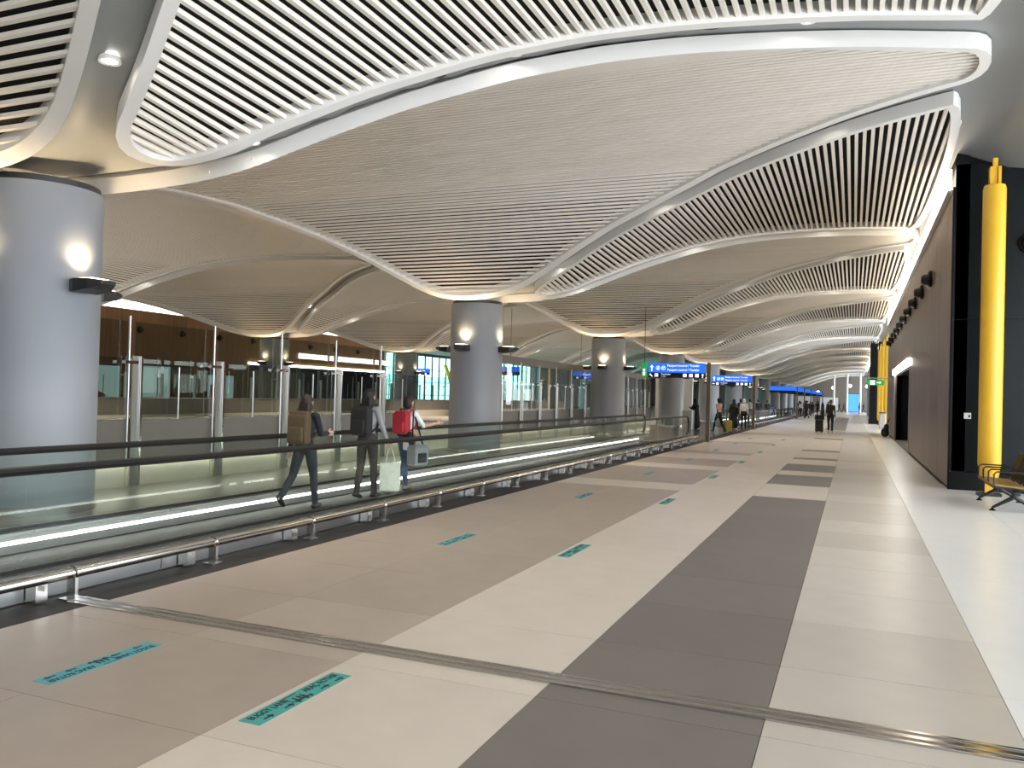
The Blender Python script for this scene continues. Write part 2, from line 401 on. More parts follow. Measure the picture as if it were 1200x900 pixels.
def cove(y0, y1, mx=1):
    x0, x1 = (1.72, 1.80) if mx == 1 else (XX-1.80, XX-1.72)
    h = empty('cove_light', ((x0+x1)/2, y0, 6.12))
    MB().box(-.03, .03, .1, y1-y0-.05, .02, .46).build('led_strip', m_['ledwarm'], h)  # strip drawn taller to take in the glow washed onto the wall
    MB().box(-.05, .055, .05, y1-y0, -.03, .02).build('ledge', m_['rim'], h)
    return h
tag(cove(19.1, 52.0), 'long glowing light strip along top of walnut wall', 'light strip')
tag(cove(75.2, 130.0), 'short bright light strip on far walnut wall', 'light strip')
d1 = MB().box(2.75, 2.85, DOOR[0]-.2, DOOR[1]+.2, 0, 3.2).box(1.88, 2.85, DOOR[0]-.15, DOOR[0], 0, 3.2).box(1.88, 2.85, DOOR[1], DOOR[1]+.15, 0, 3.2).box(1.88, 2.85, DOOR[0], DOOR[1], 3.05, 3.2).build('door_1', m_['blackmat'])
tag(d1, 'wide black doorway recess in the walnut wall', kind='structure')
for k in range(6): MB().box(2.66, 2.72, DOOR[0]+.05+k*1.88, DOOR[0]+1.9+k*1.88, .02, 3.0).build('door_leaf', m_['black'], d1)
for y in DOOR: MB().box(1.77, 1.87, y-.05, y+.05, 0, 3.05).build('jamb', m_['steel_v'], d1)
dl = MB().box(1.70, 1.798, DOOR[0]-.1, DOOR[1]+.1, 3.06, 3.30).build('door_light', m_['led']); tag(dl, 'white light bar above the black doorway in walnut wall', 'light strip')
# black end walls
def end_wall(y, nm):
    wl = MB().box(1.86, 9, y+.06, y+.3, 0, 7.2).build(nm, m_['blackmat']); tag(wl, kind='structure')
    xs_ = [1.83, 3.9, 6.4, 9]
    for a, b in zip(xs_[:-1], xs_[1:]):
        MB().box(a+.004, b-.004, y, y+.06, .38, 3.44).build('wall_panel', m_['black'], wl); MB().box(a+.004, b-.004, y, y+.06, 3.45, 6.6).build('wall_panel', m_['black'], wl)
    MB().box(1.83, 9, y-.02, y+.06, 0, .36).build('baseboard', m_['blackmat'], wl)
    return wl
tag(end_wall(18.94, 'wall_black'), 'glossy black end wall behind the thick yellow pole')
tag(end_wall(75.0, 'wall_black.001'), 'distant black end wall behind row of yellow poles')
MB().box(1.795, 1.83, 18.93, 19.0, 0, 6.15).build('corner_trim', m_['blackmat'], wr)
# jet nozzles
def nozzle(x, y, z, nx, ny, label, grp):
    h = empty('air_nozzle', (x, y, z), math.atan2(ny, nx))
    MB().loft([[(dx, r*math.cos(a), r*math.sin(a)) for a in [2*PI*j/20 for j in range(20)]] for dx, r in ((0, .21), (.06, .21), (.08, .17), (.04, .16))], cap=True).build('ring', m_['blackmat'], h, True)
    MB().loft([[(dx, r*math.cos(a), r*math.sin(a)-.02) for a in [2*PI*j/20 for j in range(20)]] for dx, r in ((.02, .135), (.11, .145), (.19, .13), (.24, .095), (.18, .07))]).build('ball', m_['fixture'], h, True)
    tag(h, label, 'air vent', grp)
ORD = ['first', 'second', 'third', 'fourth', 'fifth', 'sixth', 'seventh', 'eighth', 'ninth', 'tenth', 'eleventh', 'twelfth', 'thirteenth', 'fourteenth', 'fifteenth', 'sixteenth']
for i in range(10): nozzle(1.80, 23.8+2.75*i, 4.95, -1, 0, ORD[i]+' black air nozzle along the walnut wall from the black end wall', 'air nozzles on the walnut wall')
nozzle(3.16, 18.94, 4.95, 0, -1, 'round black air nozzle on black wall beside the thick yellow pole', None)
sk = empty('wall_socket', (2.12, 18.93, 1.50)); MB().box(-.055, .075, -.012, .008, -.06, .06).build('plate', m_['plastic'], sk, bevel=.006); MB().box(.02, .06, -.02, -.012, -.03, .015).build('button', m_['fixture'], sk); tag(sk, 'small white switch plate on the black end wall', 'switch')
# yellow poles
def pole(x, y, r, label, grp):
    h = empty('yellow_pole', (x, y, 0))
    MB().lathe([(.10, .30), (.16, .36), (r, .62), (r, 5.85), (r-.02, 5.93), (.06, 5.95)], seg=28).build('shaft', m_['yellow'], h, True)
    mb = MB()
    for s in (-1, 1): mb.box(s*.07-.025, s*.07+.025, -.1, .1, 5.9, 6.28)
    mb.box(-.04, .04, -.06, .06, 5.95, 6.45); mb.build('top_clevis', m_['yellow'], h)
    MB().box(-.07, .07, -.05, .05, .05, .45).build('bottom_pin', m_['yellow'], h); MB().box(-.2, .2, -.16, .16, 0, .05).build('base_plate', m_['fixture'], h)
    tag(h, label, 'pole', grp)
pole(2.42, 18.10, .20, 'thick yellow steel pole in front of the black end wall', None)
for i, (x, y) in enumerate([(2.14, 57), (2.10, 62), (2.03, 67), (1.96, 72)]): pole(x, y, .20, ORD[i]+' yellow steel pole in the row beyond the walnut wall', 'yellow poles beyond the walnut wall')
bp_ = empty('black_pillar', (1.5, 74.6, 0)); MB().box(-.28, .28, -.35, .35, .45, 6.8).build('shaft', m_['black'], bp_); MB().box(-.32, .32, -.42, .38, 0, .45).build('plinth', m_['blackmat'], bp_); tag(bp_, 'square black pillar standing before the distant yellow poles', 'pillar')
bn = empty('litter_bin', (1.83, 61.0, 0)); MB().box(-.2, .2, -.2, .2, .02, 1.05).build('body', m_['steel_v'], bn, bevel=.02); MB().box(-.22, .22, -.22, .22, 1.05, 1.12).build('lid', m_['fixture'], bn, bevel=.01); tag(bn, 'grey steel litter bin beside the distant yellow poles', 'bin')

# ------------------------------------------------------------------ columns, uplights, downlights
def column_at(x, y, label):
    h = empty('column', (x, y, 0))
    MB().lathe([(.75, .0), (.75, 4.20), (.74, 4.215)], seg=56).build('shaft', m_['column'], h, True)
    MB().lathe([(.71, 4.20), (.71, 4.30)], seg=40).build('neck', m_['fixture'], h, True)
    MB().lathe([(.77, 0), (.77, .10), (.755, .11)], seg=56).build('base_ring', m_['steel'], h, True)
    tag(h, label, 'column', 'round concourse columns'); return h
def uplight(x, y, ang, label, on, power=55):
    h = empty('column_uplight', (x, y, 2.93), ang)
    pr = lambda hw, zb, zt, xx: [(xx, -hw, zb), (xx, hw, zb), (xx, hw, zt), (xx, -hw, zt)]
    MB().loft([pr(.13, -.07, .09, .72), pr(.20, -.085, .09, .86), pr(.19, -.05, .085, 1.10), pr(.11, .015, .065, 1.27)]).build('housing', m_['fixture'], h, bevel=.012)
    MB().box(.86, 1.12, -.13, .13, .092, .098).build('lens', m_['lenswarm'], h)
    if on:
        L = bpy.data.lights.new('uplight', 'SPOT'); L.energy = power; L.color = (1, .74, .44); L.spot_size = math.radians(120); L.spot_blend = .8; L.shadow_soft_size = .10
        lo = bpy.data.objects.new('lamp', L); COL.objects.link(lo); lo.parent = h; lo.location = (.93, 0, .14); lo.rotation_euler = (PI, 0, 0)
        lo.rotation_euler = Euler((0, math.radians(172), 0))
    tag(h, label, 'wall lamp', 'column uplights')
cn = ['broad grey column at the picture edge', 'grey column behind the three walking women', 'grey column behind the moving walkway end', 'grey column behind the first blue sign', 'white column behind the second blue sign']
for k in range(0, 11):
    y = Y0+P*k
    lab = cn[k] if k < 5 else ORD[k]+' round column of the row beside the walkway'
    column_at(XC, y, lab)
    for j, (nm, a) in enumerate((('facing the corridor', 0), ('facing the viewer', -PI/2), ('facing the far hall', PI), ('facing away', PI/2))):
        if k > 6 and j > 1: continue
        uplight(XC, y, a, 'black wing uplight %s on the %s' % (nm, lab if k < 5 else ORD[k]+' column'), k < 7 and (j < 2 or k < 4), 120)
for k in range(0, 7):
    y = Y0+P*k; lab = ORD[k]+' column of the far row beyond the glass screen'
    column_at(XL2, y, lab)
    for j, (nm, a) in enumerate((('facing the corridor', 0), ('facing the viewer', -PI/2))): uplight(XL2, y, a, 'black wing uplight %s on %s far column' % (nm, ORD[k]), k in (1, 2, 3, 4), 120)
def downlight(x, y, label, power, cool=False, grp='ceiling downlights'):
    z = zc(x, y)+.12
    h = empty('downlight', (x, y, z))
    MB().lathe([(.075, -.02), (.11, -.03), (.115, -.01), (.10, .03), (.075, .03)], seg=20, cap=False).build('ring', m_['fixture' if x < XC else 'rim'], h, True)
    MB().lathe([(.078, -.015), (.078, .0)], seg=20).build('lens', m_['lens'], h)
    if power:
        L = bpy.data.lights.new('downlight', 'SPOT'); L.energy = power; L.color = (.93, .97, 1) if cool else (1, .88, .72)
        L.spot_size = math.radians(86); L.spot_blend = .6; L.shadow_soft_size = .08
        lo = bpy.data.objects.new('lamp', L); COL.objects.link(lo); lo.parent = h; lo.location = (0, 0, -.06)
    tag(h, label, 'downlight', grp)
def grille(x, y, label):
    z = zc(x, y)+.15; h = empty('ceiling_speaker', (x, y, z))
    MB().lathe([(.17, -.005), (.17, -.02), (.155, -.025)], seg=24).build('grille', m_['fixture'], h); MB().lathe([(.17, -.03), (.19, -.03), (.19, 0), (.17, 0)], seg=24, cap=False).build('ring', m_['shell'], h); tag(h, label, 'speaker', 'ceiling speakers')
for k in range(-1, 11):
    for sg, nm in ((1, 'far'), (-1, 'near')):
        for j, s in enumerate((.24, .50, .80)):
            x = XC+s*(XR-XC); y = Y0+P*k+(yn(x)-gr(x)/2 if sg > 0 else yf(x)+gr(x)/2-P)
            if y < -3: continue
            cool = k >= 4  # cooler, stronger spots added to imitate the paler light of the farther bays
            downlight(x, y, '%s downlight up the ceiling groove on the %s side of the %s column' % (ORD[j], nm, ORD[max(k, 0)]) if k >= 0 else ORD[j]+' downlight in the ceiling groove behind the viewer', (260 if cool else 190) if k < 10 else 0, cool)
        if 0 <= k < 3: 
            for j, s in enumerate((.42, .70)): xx = XC+s*(XR-XC); grille(xx, Y0+P*k+(yn(xx)-gr(xx)/2 if sg > 0 else yf(xx)+gr(xx)/2-P), 'round grey speaker grille %s in groove %s side of the %s column' % (('low', 'high')[j], nm, ORD[k]))
for k in range(1, 6):
    for sg, nm in ((1, 'far'), (-1, 'near')):
        e = XC+.36*11.75; x = xB(e); y = Y0+P*k+(yn(e)-gr(e)/2 if sg > 0 else yf(e)+gr(e)/2-P); ea = XC+.5*11.75
        downlight(xA(ea), Y0+P*(k-1)+(yn(ea)-gr(ea)/2 if sg > 0 else yf(ea)+gr(ea)/2-P), 'downlight behind the %s column in the groove on its %s side' % (ORD[k-1], nm), 900)
        downlight(x, y, 'dark ringed downlight in groove %s side of the %s far column' % (nm, ORD[k]), 900)

# ------------------------------------------------------------------ moving walkway
def walkway(y0, y1, label, mx=1, panes=True):
    X = (lambda x: x) if mx == 1 else (lambda x: XX-x)
    h = empty('moving_walkway', (0, 0, 0)); tag(h, label, 'walkway')
    def bx(name, mt, x0, x1, a, b, z0, z1, par=h, **k):
        x0, x1 = sorted((X(x0), X(x1))); return MB().box(x0, x1, a, b, z0, z1).build(name, m_[mt], par, **k)
    n = max(1, round((y1-y0)/1.8)); pw = (y1-y0)/n
    for i in range(n):
        a, b = y0+i*pw, y0+(i+1)*pw
        bx('cladding_panel', 'clad', -5.84, -5.81, a+.004, b-.004, .01, .20); bx('deck_panel', 'clad', -6.02, -5.80, a+.004, b-.004, .20, .225)
        bx('deck_panel', 'clad', -7.80, -7.46, a+.004, b-.004, .20, .225)
        if panes:
            bx('glass_pane', 'glass', -5.906, -5.894, a+.006, b-.006, .225, .965); bx('glass_pane', 'glass', -7.606, -7.594, a+.006, b-.006, .225, .965)
    bx('glass_gasket', 'rubber', -5.925, -5.875, y0, y1, .225, .245); bx('glass_gasket', 'rubber', -7.625, -7.575, y0, y1, .225, .245)
    bx('skirt', 'clad', -6.04, -6.02, y0+.6, y1-.6, .03, .20); bx('skirt', 'clad', -7.46, -7.44, y0+.6, y1-.6, .03, .20)
    bx('outer_cladding', 'clad', -7.82, -7.79, y0, y1, .01, .20)
    bx('led_strip', 'led', -7.445, -7.425, y0+1.6, y1-1.6, .12, .150); bx('led_strip', 'led', -6.055, -6.035, y0+1.6, y1-1.6, .12, .150)
    mb = MB(); 
    x0, x1 = sorted((X(-6.06), X(-7.42)))
    for j in range(34):
        a = x0+(x1-x0)*j/34; mb.box(a, a+(x1-x0)/34*.6, y0+1, y1-1, .008, .022)
    mb.box(x0, x1, y0+1, y1-1, 0, .010); mb.build('pallet_belt', m_['belt'], h)
    for a, b in ((y0-1.2, y0+1), (y1-1, y1+1.2)): bx('landing_plate', 'steel', -7.5, -5.98, a, b, .0, .016)
    for xx in (-5.90, -7.60):
        pts = []; r = .33
        def newel(ye, sg):
            q = []
            for j in range(11):
                a = PI*j/10; q.append((X(xx), ye+sg*r*math.sin(a), 1.0-r+r*math.cos(a)))
            return q
        top = [(X(xx), y0+(y1-y0)*j/24, 1.0) for j in range(1, 24)]
        pts = list(reversed(newel(y0+.2, -1)))+top+newel(y1-.2, 1)
        MB().tube(pts, .036, 8).build('handrail', m_['rubber'], h, True)
        mb = MB()
        for ye, sg in ((y0+.2, -1), (y1-.2, 1)):
            q = [(ye, .25)]+[(ye+sg*(r-.04)*math.sin(PI*j/10), 1.0-r-(r-.04)*math.cos(PI*j/10)) for j in range(11)]
            v = [(X(xx)-.01, a, b) for a, b in q]+[(X(xx)+.01, a, b) for a, b in q]; nn = len(q)
            mb.add(v, [tuple(range(nn)), tuple(range(nn, 2*nn))]+[(i, (i+1) % nn, nn+(i+1) % nn, nn+i) for i in range(nn)])
        mb.build('newel_glass', m_['glass'], h)
    return h
walkway(-3.0, 32.2, 'moving walkway with glass sides carrying the three women')
walkway(52.5, 92.0, 'farther moving walkway crowded with people beyond second blue sign')
walkway(4.0, 60.0, 'moving walkway along the far hall beyond the glass screens', -1)
# guard rail
def guard(y0, y1, label, step, first):
    h = empty('guard_rail', (-5.63, 0, 0)); tag(h, label, 'rail')
    n = int((y1-y0)/.9)
    MB().tube([(0, y0+(y1-y0)*j/n, .205) for j in range(n+1)], .045, 14).build('pipe', m_['chrome'], h, True)
    y = first
    mbs = MB().box(-.045, .045, -.014, .014, .012, .17).box(-.06, .07, -.08, .06, 0, .012); ring = MB().tube([(.052*math.cos(2*PI*j/16), 0, .205+.052*math.sin(2*PI*j/16)) for j in range(16)], .009, 6, loop=True)
    ms, mr, br = mbs.mesh('stanchion', m_['steel']), ring.mesh('clamp', m_['chrome'], True), MB().box(-.17, -.06, -.05, .05, .02, .16).box(-.17, -.02, -.006, .006, .10, .14).mesh('bracket', m_['steel'])
    while y < y1:
        s = link('stanchion', ms, h, (0, y, 0)); link('clamp_ring', mr, s); link('bracket', br, s, (0, -.22, 0)); y += step
guard(-3.0, 32.9, 'polished steel guard pipe on brackets along the near walkway', 1.545, 1.63)
guard(52.2, 92, 'distant low guard pipe beside the farther walkway', 1.545, 52.6)
# expansion joint across the floor
ej = empty('expansion_joint', (-5.56, 4.70, 0)); tag(ej, 'metal expansion joint strip running across the stone floor', 'floor joint')
MB().box(0, 12, -.085, .085, 0, .007).build('base_strip', m_['steel'], ej)
for a, b in ((-.085, -.06), (-.022, .022), (.06, .085)): MB().box(0, 12, a, b, .007, .013).build('rail', m_['chrome'], ej, bevel=.002)
MB().box(0, 6.1, -.06, -.022, .007, .010).build('insert', m_['parapet'], ej); MB().box(0, 6.1, .022, .06, .007, .010).build('insert', m_['parapet'], ej)

# ------------------------------------------------------------------ glass screens
def glass_screen(y0, y1, label, mx=1, light=True):
    X = (lambda x: x) if mx == 1 else (lambda x: XX-x)
    h = empty('glass_screen', (0, 0, 0)); tag(h, label, 'partition')
    def bx(name, mt, x0, x1, a, b, z0, z1, par=h, **k):
        x0, x1 = sorted((X(x0), X(x1))); return MB().box(x0, x1, a, b, z0, z1).build(name, m_[mt], par, **k)
    n = max(1, round((y1-y0)/1.9)); pw = (y1-y0)/n
    for i in range(n):
        a = y0+i*pw; b = a+pw
        bx('parapet_panel', 'parapet', -11.06, -11.0, a+.008, b-.008, .42, 1.10)
        bx('plinth_panel', 'plinth', -11.10, -11.06, a+.008, b-.008, 0, .42)
        bx('glass_pane', 'screen', -11.036, -11.022, a+.10, b-.06, 1.12, 2.72)
        fn = bx('fin_post', 'steel_v', -10.97, -10.94, a-.02, a+.17, .02, 2.15); bx('fin_cap', 'chrome', -10.93, -10.915, a+.13, a+.17, .02, 2.15, fn)
        MB().cyl((X(-10.92), a-.12, .3), (X(-10.92), a-.12, 2.80), .020, None, 10).build('tall_pole', m_['steel_v'], h, True)
        bx('clamp', 'chrome', -10.96, -10.88, a-.22, a+.04, 2.02, 2.07)
        MB().cyl((X(-10.90), a+.95, 1.1), (X(-10.90), a+.95, 2.0), .014, None, 8).build('short_pole', m_['steel_v'], h, True)
    bx('coping', 'steel', -11.12, -10.98, y0, y1, 1.10, 1.125)
    if light: bx('led_strip', 'led_base', -11.045, -11.01, y0+.1, y1-.1, .395, .415)
    return h
glass_screen(0.5, 19.9, 'clear glass screen with steel fins between the two nearest columns')
glass_screen(23.6, 48.2, 'glass screen with steel fins beyond the second column')
glass_screen(6.0, 80, 'glass screen lining the far side of the hall', -1, False)
hd = empty('portal_frame', (-11.3, 23.6, 0)); tag(hd, 'taupe header beam above the glass screen beyond second column', 'beam')
MB().box(-.15, .15, 0, 24.6, 2.74, 3.02).build('beam', m_['soffit'], hd)
for yy in (0.0, 8.2, 16.4, 24.45): MB().box(-.13, .13, yy, yy+.16, 0, 2.74).build('post', m_['soffit'], hd)
ww = MB().box(-11.5, -9.2, 51.5, 51.8, 0, 3.0).box(-11.5, -11.2, 51.8, 58, 0, 3.0).build('kiosk_wall', m_['whitewall']); tag(ww, 'plain white partition wall behind the woman in black', 'partition')
kc = MB().box(-8.6, -8.05, 45.2, 45.9, 0, 1.05).build('waste_bin', m_['steel_v'], bevel=.03); tag(kc, 'grey steel bin beside the woman in black', 'bin')

# ------------------------------------------------------------------ far hall (left) wall
wl = wood_block(-47, 47.5, None, 'wall_left', 'woodl', -1); tag(wl, 'walnut wall of the far hall seen above the glass screen')
wl2 = MB().box(XWL-.4, XWL-.06, 47.5, 66, 3.45, 6.95).build('wall_left.001', m_['woodl']); tag(wl2, 'walnut wall above the dark far doorway', kind='structure')
for k in range(15): MB().box(XWL-.06, XWL, 47.5+k*1.233+.006, 47.5+(k+1)*1.233-.006, 3.45, 6.15).build('wood_panel', m_['woodl'], wl2)
tag(cove(-5, 66, -1), 'light strip glowing on top of the far hall walnut wall', 'light strip')
d2 = MB().box(XWL-3, XWL-2.9, 47, 66.5, 0, 3.5).box(XWL-3, XWL-.1, 46.9, 47.4, 0, 3.5).box(XWL-3, XWL-.3, 66.0, 66.34, 0, 3.5).box(XWL-3, XWL-.42, 47, 66.3, 3.45, 3.55).build('door_2', m_['blackmat']); tag(d2, 'dark wide doorway in the far hall', kind='structure')
dl2 = MB().box(XWL-.02, XWL+.08, 47.5, 66, 3.28, 3.44).build('door_light', m_['led']); tag(dl2, 'long white light bar above the dark doorway of the far hall', 'light strip')
for i in range(11): nozzle(XWL, 27.5+3.4*i, 4.95, 1, 0, ORD[i]+' black air nozzle along the far hall walnut wall', 'air nozzles in the far hall')
def window(y0, y1, z1, idx, label):
    o = MB().box(XWL-.3, XWL-.1, y0-.15, y0, 0, z1+.3).box(XWL-.3, XWL-.1, y1, y1+.15, 0, z1+.3).box(XWL-.3, XWL-.1, y0, y1, z1, z1+.3).build('window_%d' % idx, m_['fixture']); tag(o, label, kind='structure')
    n = max(1, round((y1-y0)/1.5)); m = 4
    for i in range(n):
        for j in range(m): MB().box(XWL-.22, XWL-.20, y0+(y1-y0)*i/n+.03, y0+(y1-y0)*(i+1)/n-.03, z1*j/m+.03, z1*(j+1)/m-.03).build('pane', m_['winglass'], o)
    for i in range(n+1): MB().box(XWL-.28, XWL-.12, y0+(y1-y0)*i/n-.04, y0+(y1-y0)*i/n+.04, 0, z1).build('mullion', m_['fixture'], o)
    for j in range(1, m): MB().box(XWL-.26, XWL-.14, y0, y1, z1*j/m-.03, z1*j/m+.03).build('transom', m_['fixture'], o)
window(66.5, 82, 5.2, 1, 'teal tinted window wall with dark mullions in far hall')
window(84, 104, 6.2, 2, 'tall teal glazing beyond the yellow strut of far hall')
yp = empty('yellow_strut', (XWL+1.2, 76, 0)); MB().tube([(0, 0, 4.4), (.2, 3.2, 0)], .2, 16).build('tube', m_['yellow'], yp, True); MB().box(.0, .4, 2.9, 3.5, 0, .12).build('foot_plate', m_['fixture'], yp); tag(yp, 'leaning yellow steel strut in front of teal windows', 'strut')
def sky_opening(y0, y1, z0, z1, label, red):  # glowing panel put in for an opening onto daylight and aircraft tails
    h = empty('daylight_panel', (XWL+.05, y0, z0)); tag(h, label, 'display', 'glowing panels for daylit openings in the far hall')
    MB().box(-.03, .03, 0, y1-y0, 0, z1-z0).build('frame', m_['fixture'], h); MB().box(.032, .036, .05, y1-y0-.05, .05, z1-z0-.05).build('picture', m_['skyglow'], h)
    if red: MB().prism([(.2, .1), (1.6, .1), (1.9, .5), (.3, 1.2)], Matrix(((0, 0, 1, .037), (1, 0, 0, 0), (0, 1, 0, 0), (0, 0, 0, 1))), .003).build('red_shape', m_['tail'], h)
m_['skyglow'] = emis('daylight pale sky', (.62, .78, .82), .55)  # emission stands in for the daylight sky outside
sky_opening(33.4, 36.3, .5, 2.75, 'glowing panel for daylit opening with red tail nearest the broad column', True)
sky_opening(37.4, 40.2, .4, 2.85, 'glowing panel for daylit opening between the other two in far hall', False)
sky_opening(43.4, 46.0, .6, 2.45, 'glowing panel for daylit opening with red tail next to the dark doorway', True)
MB().box(XWL-.3, XWL-.2, -13, 168, 6.3, 6.95).build('wall_upper', m_['soffit'], wl)
wl3 = MB().box(XWL-.4, XWL-.06, 104.3, 168, 0, 6.95).box(XWL-.4, XWL-.06, 82.16, 83.84, 0, 6.95).box(XWL-.4, XWL-.06, 66.05, 83, 5.5, 6.95).box(XWL-.4, XWL-.06, 66.02, 66.34, 0, 5.5).box(XWL-.4, XWL-.06, 83.8, 104.4, 6.5, 6.95).build('wall_left.002', m_['whitewall']); tag(wl3, 'pale wall at the distant end of the far hall', kind='structure')

wb = MB().box(XWL, 9, -48, -47.6, 0, 7.4).build('wall_light_stop', m_['soffit']); tag(wb, 'unseen wall added far behind the viewer to cut back light', kind='structure')  # out of view, added to hold back light from behind the camera
# ------------------------------------------------------------------ far end
we = MB().box(XWL, 9, 166, 166.4, 0, 7.2).build('wall_end', m_['soffit']); tag(we, 'dim wall closing the far end of the concourse', kind='structure')
for i, (x, z0, z1, wd, mt) in enumerate([(-4.2, .08, 2.6, 3.2, 'whitewall'), (.1, .08, 3.3, 2.2, 'glow'), (4.5, .08, 2.5, 2.2, 'whitewall'), (3.4, 4.3, 5.4, 2.4, 'glow'), (-8.6, .08, 2.7, 3.0, 'whitewall')]):
    h = empty('shop_panel', (x, 165.96, 0)); MB().box(-wd/2, wd/2, -.1, 0, z0, z1).build('face', m_[mt], h); MB().box(-wd/2-.08, wd/2+.08, -.04, .05, z0-.08, z1+.08).build('frame', m_['fixture'], h)
    tag(h, ['pale shop front panel at the corridor end under globe lamps', 'bright blue display standing at the corridor end', 'pale shop panel at corridor end beside the walnut wall', 'blue hanging sign high at the corridor end', 'pale shop panel at the corridor end near the columns'][i], 'shop front')
for i, x in enumerate((-6, -3.4, -.6, 2.2)):
    h = empty('globe_lamp', (x, 160, zc(x, 160)-1.9)); MB().sphere((0, 0, 0), .28).build('globe', m_['glowwarm'], h, True); MB().cyl((0, 0, .25), (0, 0, 2.0), .02).build('cable', m_['fixture'], h); tag(h, ORD[i]+' glowing globe lamp from the left at the corridor end', 'lamp', 'globe lamps at the corridor end')
for i, x in enumerate((-3.06, -1.0, 1.05)): tag(MB().lathe([(.2, 0), (.2, .15), (.17, .16), (.17, 6.7)], (x, 150, 0), 24).build('end_column', m_['rim'], None, True), ['slim white column at corridor end nearest the crowd', 'slim white column at corridor end in line with the dark strip', 'slim white column at corridor end nearest the walnut wall'][i], 'column')

# ------------------------------------------------------------------ lettering helpers
def text(body, size, mt, parent, M, align='LEFT', name='lettering', depth=.002, xs=1.0, bold=0):
    cu = bpy.data.curves.new('lettering', 'FONT'); cu.body = body; cu.size = size; cu.align_x = align; cu.extrude = depth/2; cu.resolution_u = 3; cu.offset = bold
    t = bpy.data.objects.new('tmp', cu); COL.objects.link(t); dg = bpy.context.evaluated_depsgraph_get()
    me = bpy.data.meshes.new_from_object(t.evaluated_get(dg)); bpy.data.objects.remove(t); bpy.data.curves.remove(cu)
    me.transform(M @ Matrix.Diagonal((xs, 1, 1, 1))); me.materials.clear(); me.materials.append(m_[mt])
    return link(name, me, parent)
ARROW = [(-.5, -.09), (.12, -.09), (.12, -.3), (.5, 0), (.12, .3), (.12, .09), (-.5, .09)]
def arrow(size, ang, x, y, M): return [(x+size*(math.cos(ang)*a-math.sin(ang)*b), y+size*(math.sin(ang)*a+math.cos(ang)*b)) for a, b in ARROW]
def disc(x, y, r, n=14): return [(x+r*math.cos(2*PI*i/n), y+r*math.sin(2*PI*i/n)) for i in range(n)]
def rect(x0, x1, y0, y1): return [(x0, y0), (x1, y0), (x1, y1), (x0, y1)]
# ------------------------------------------------------------------ buggy lane floor decals
def decal(x, y, flip, near, label):
    h = empty('floor_decal', (x, y, .0005), 0 if not flip else PI); tag(h, label, 'floor sticker', 'buggy lane floor stickers')
    MB().box(-.068, .068, -.41, .41, 0, .0015).build('sticker', m_['tealblue' if flip else 'teal'], h)
    if not near: 
        return
    M = Matrix(((0, -1, 0, 0), (1, 0, 0, 0), (0, 0, 1, .0016), (0, 0, 0, 1))); mb = None       # text runs along +Y, its top towards -X
    text('BUGGY LANE', .062, 'ink', h, M @ Tr(-.375, .006, 0), xs=.78, bold=.0012); text('ARA\u00c7 ROTASI', .062, 'ink', h, M @ Tr(.075, .006, 0), xs=.78, bold=.0012)
    mb = MB()
    for ax in (-.30, -.13, .19, .33): MB().prism(arrow(.075, 0, ax, -.036, M), M, .0012).build('arrow', m_['ink'], h)
    mb = MB()
    mb.prism(rect(-.075, .035, -.040, -.022), M, .0012)
    for bx_ in (-.055, .012, .05): mb.prism(disc(bx_, -.046, .012), M, .0012)
    for bx_ in (-.04, -.005, .025): mb.prism(rect(bx_-.010, bx_+.006, -.022, .004), M, .0012); mb.prism(disc(bx_, .012, .007), M, .0012)
    mb.prism(rect(-.085, -.079, -.03, .045), M, .0012); mb.prism(rect(-.085, .03, .045, .050), M, .0012); mb.prism(rect(.03, .065, -.040, -.030), M, .0012)
    mb.build('buggy_icon', m_['ink'], h)
for i in range(8):
    y = 3.80+4.88*i
    decal(-2.785, y, False, i < 3, ORD[i]+' green buggy lane sticker along the cream strip'); decal(-4.19, y+(-.05 if i else -.06), True, i < 3, ORD[i]+' blue-green buggy lane sticker on the taupe slabs')

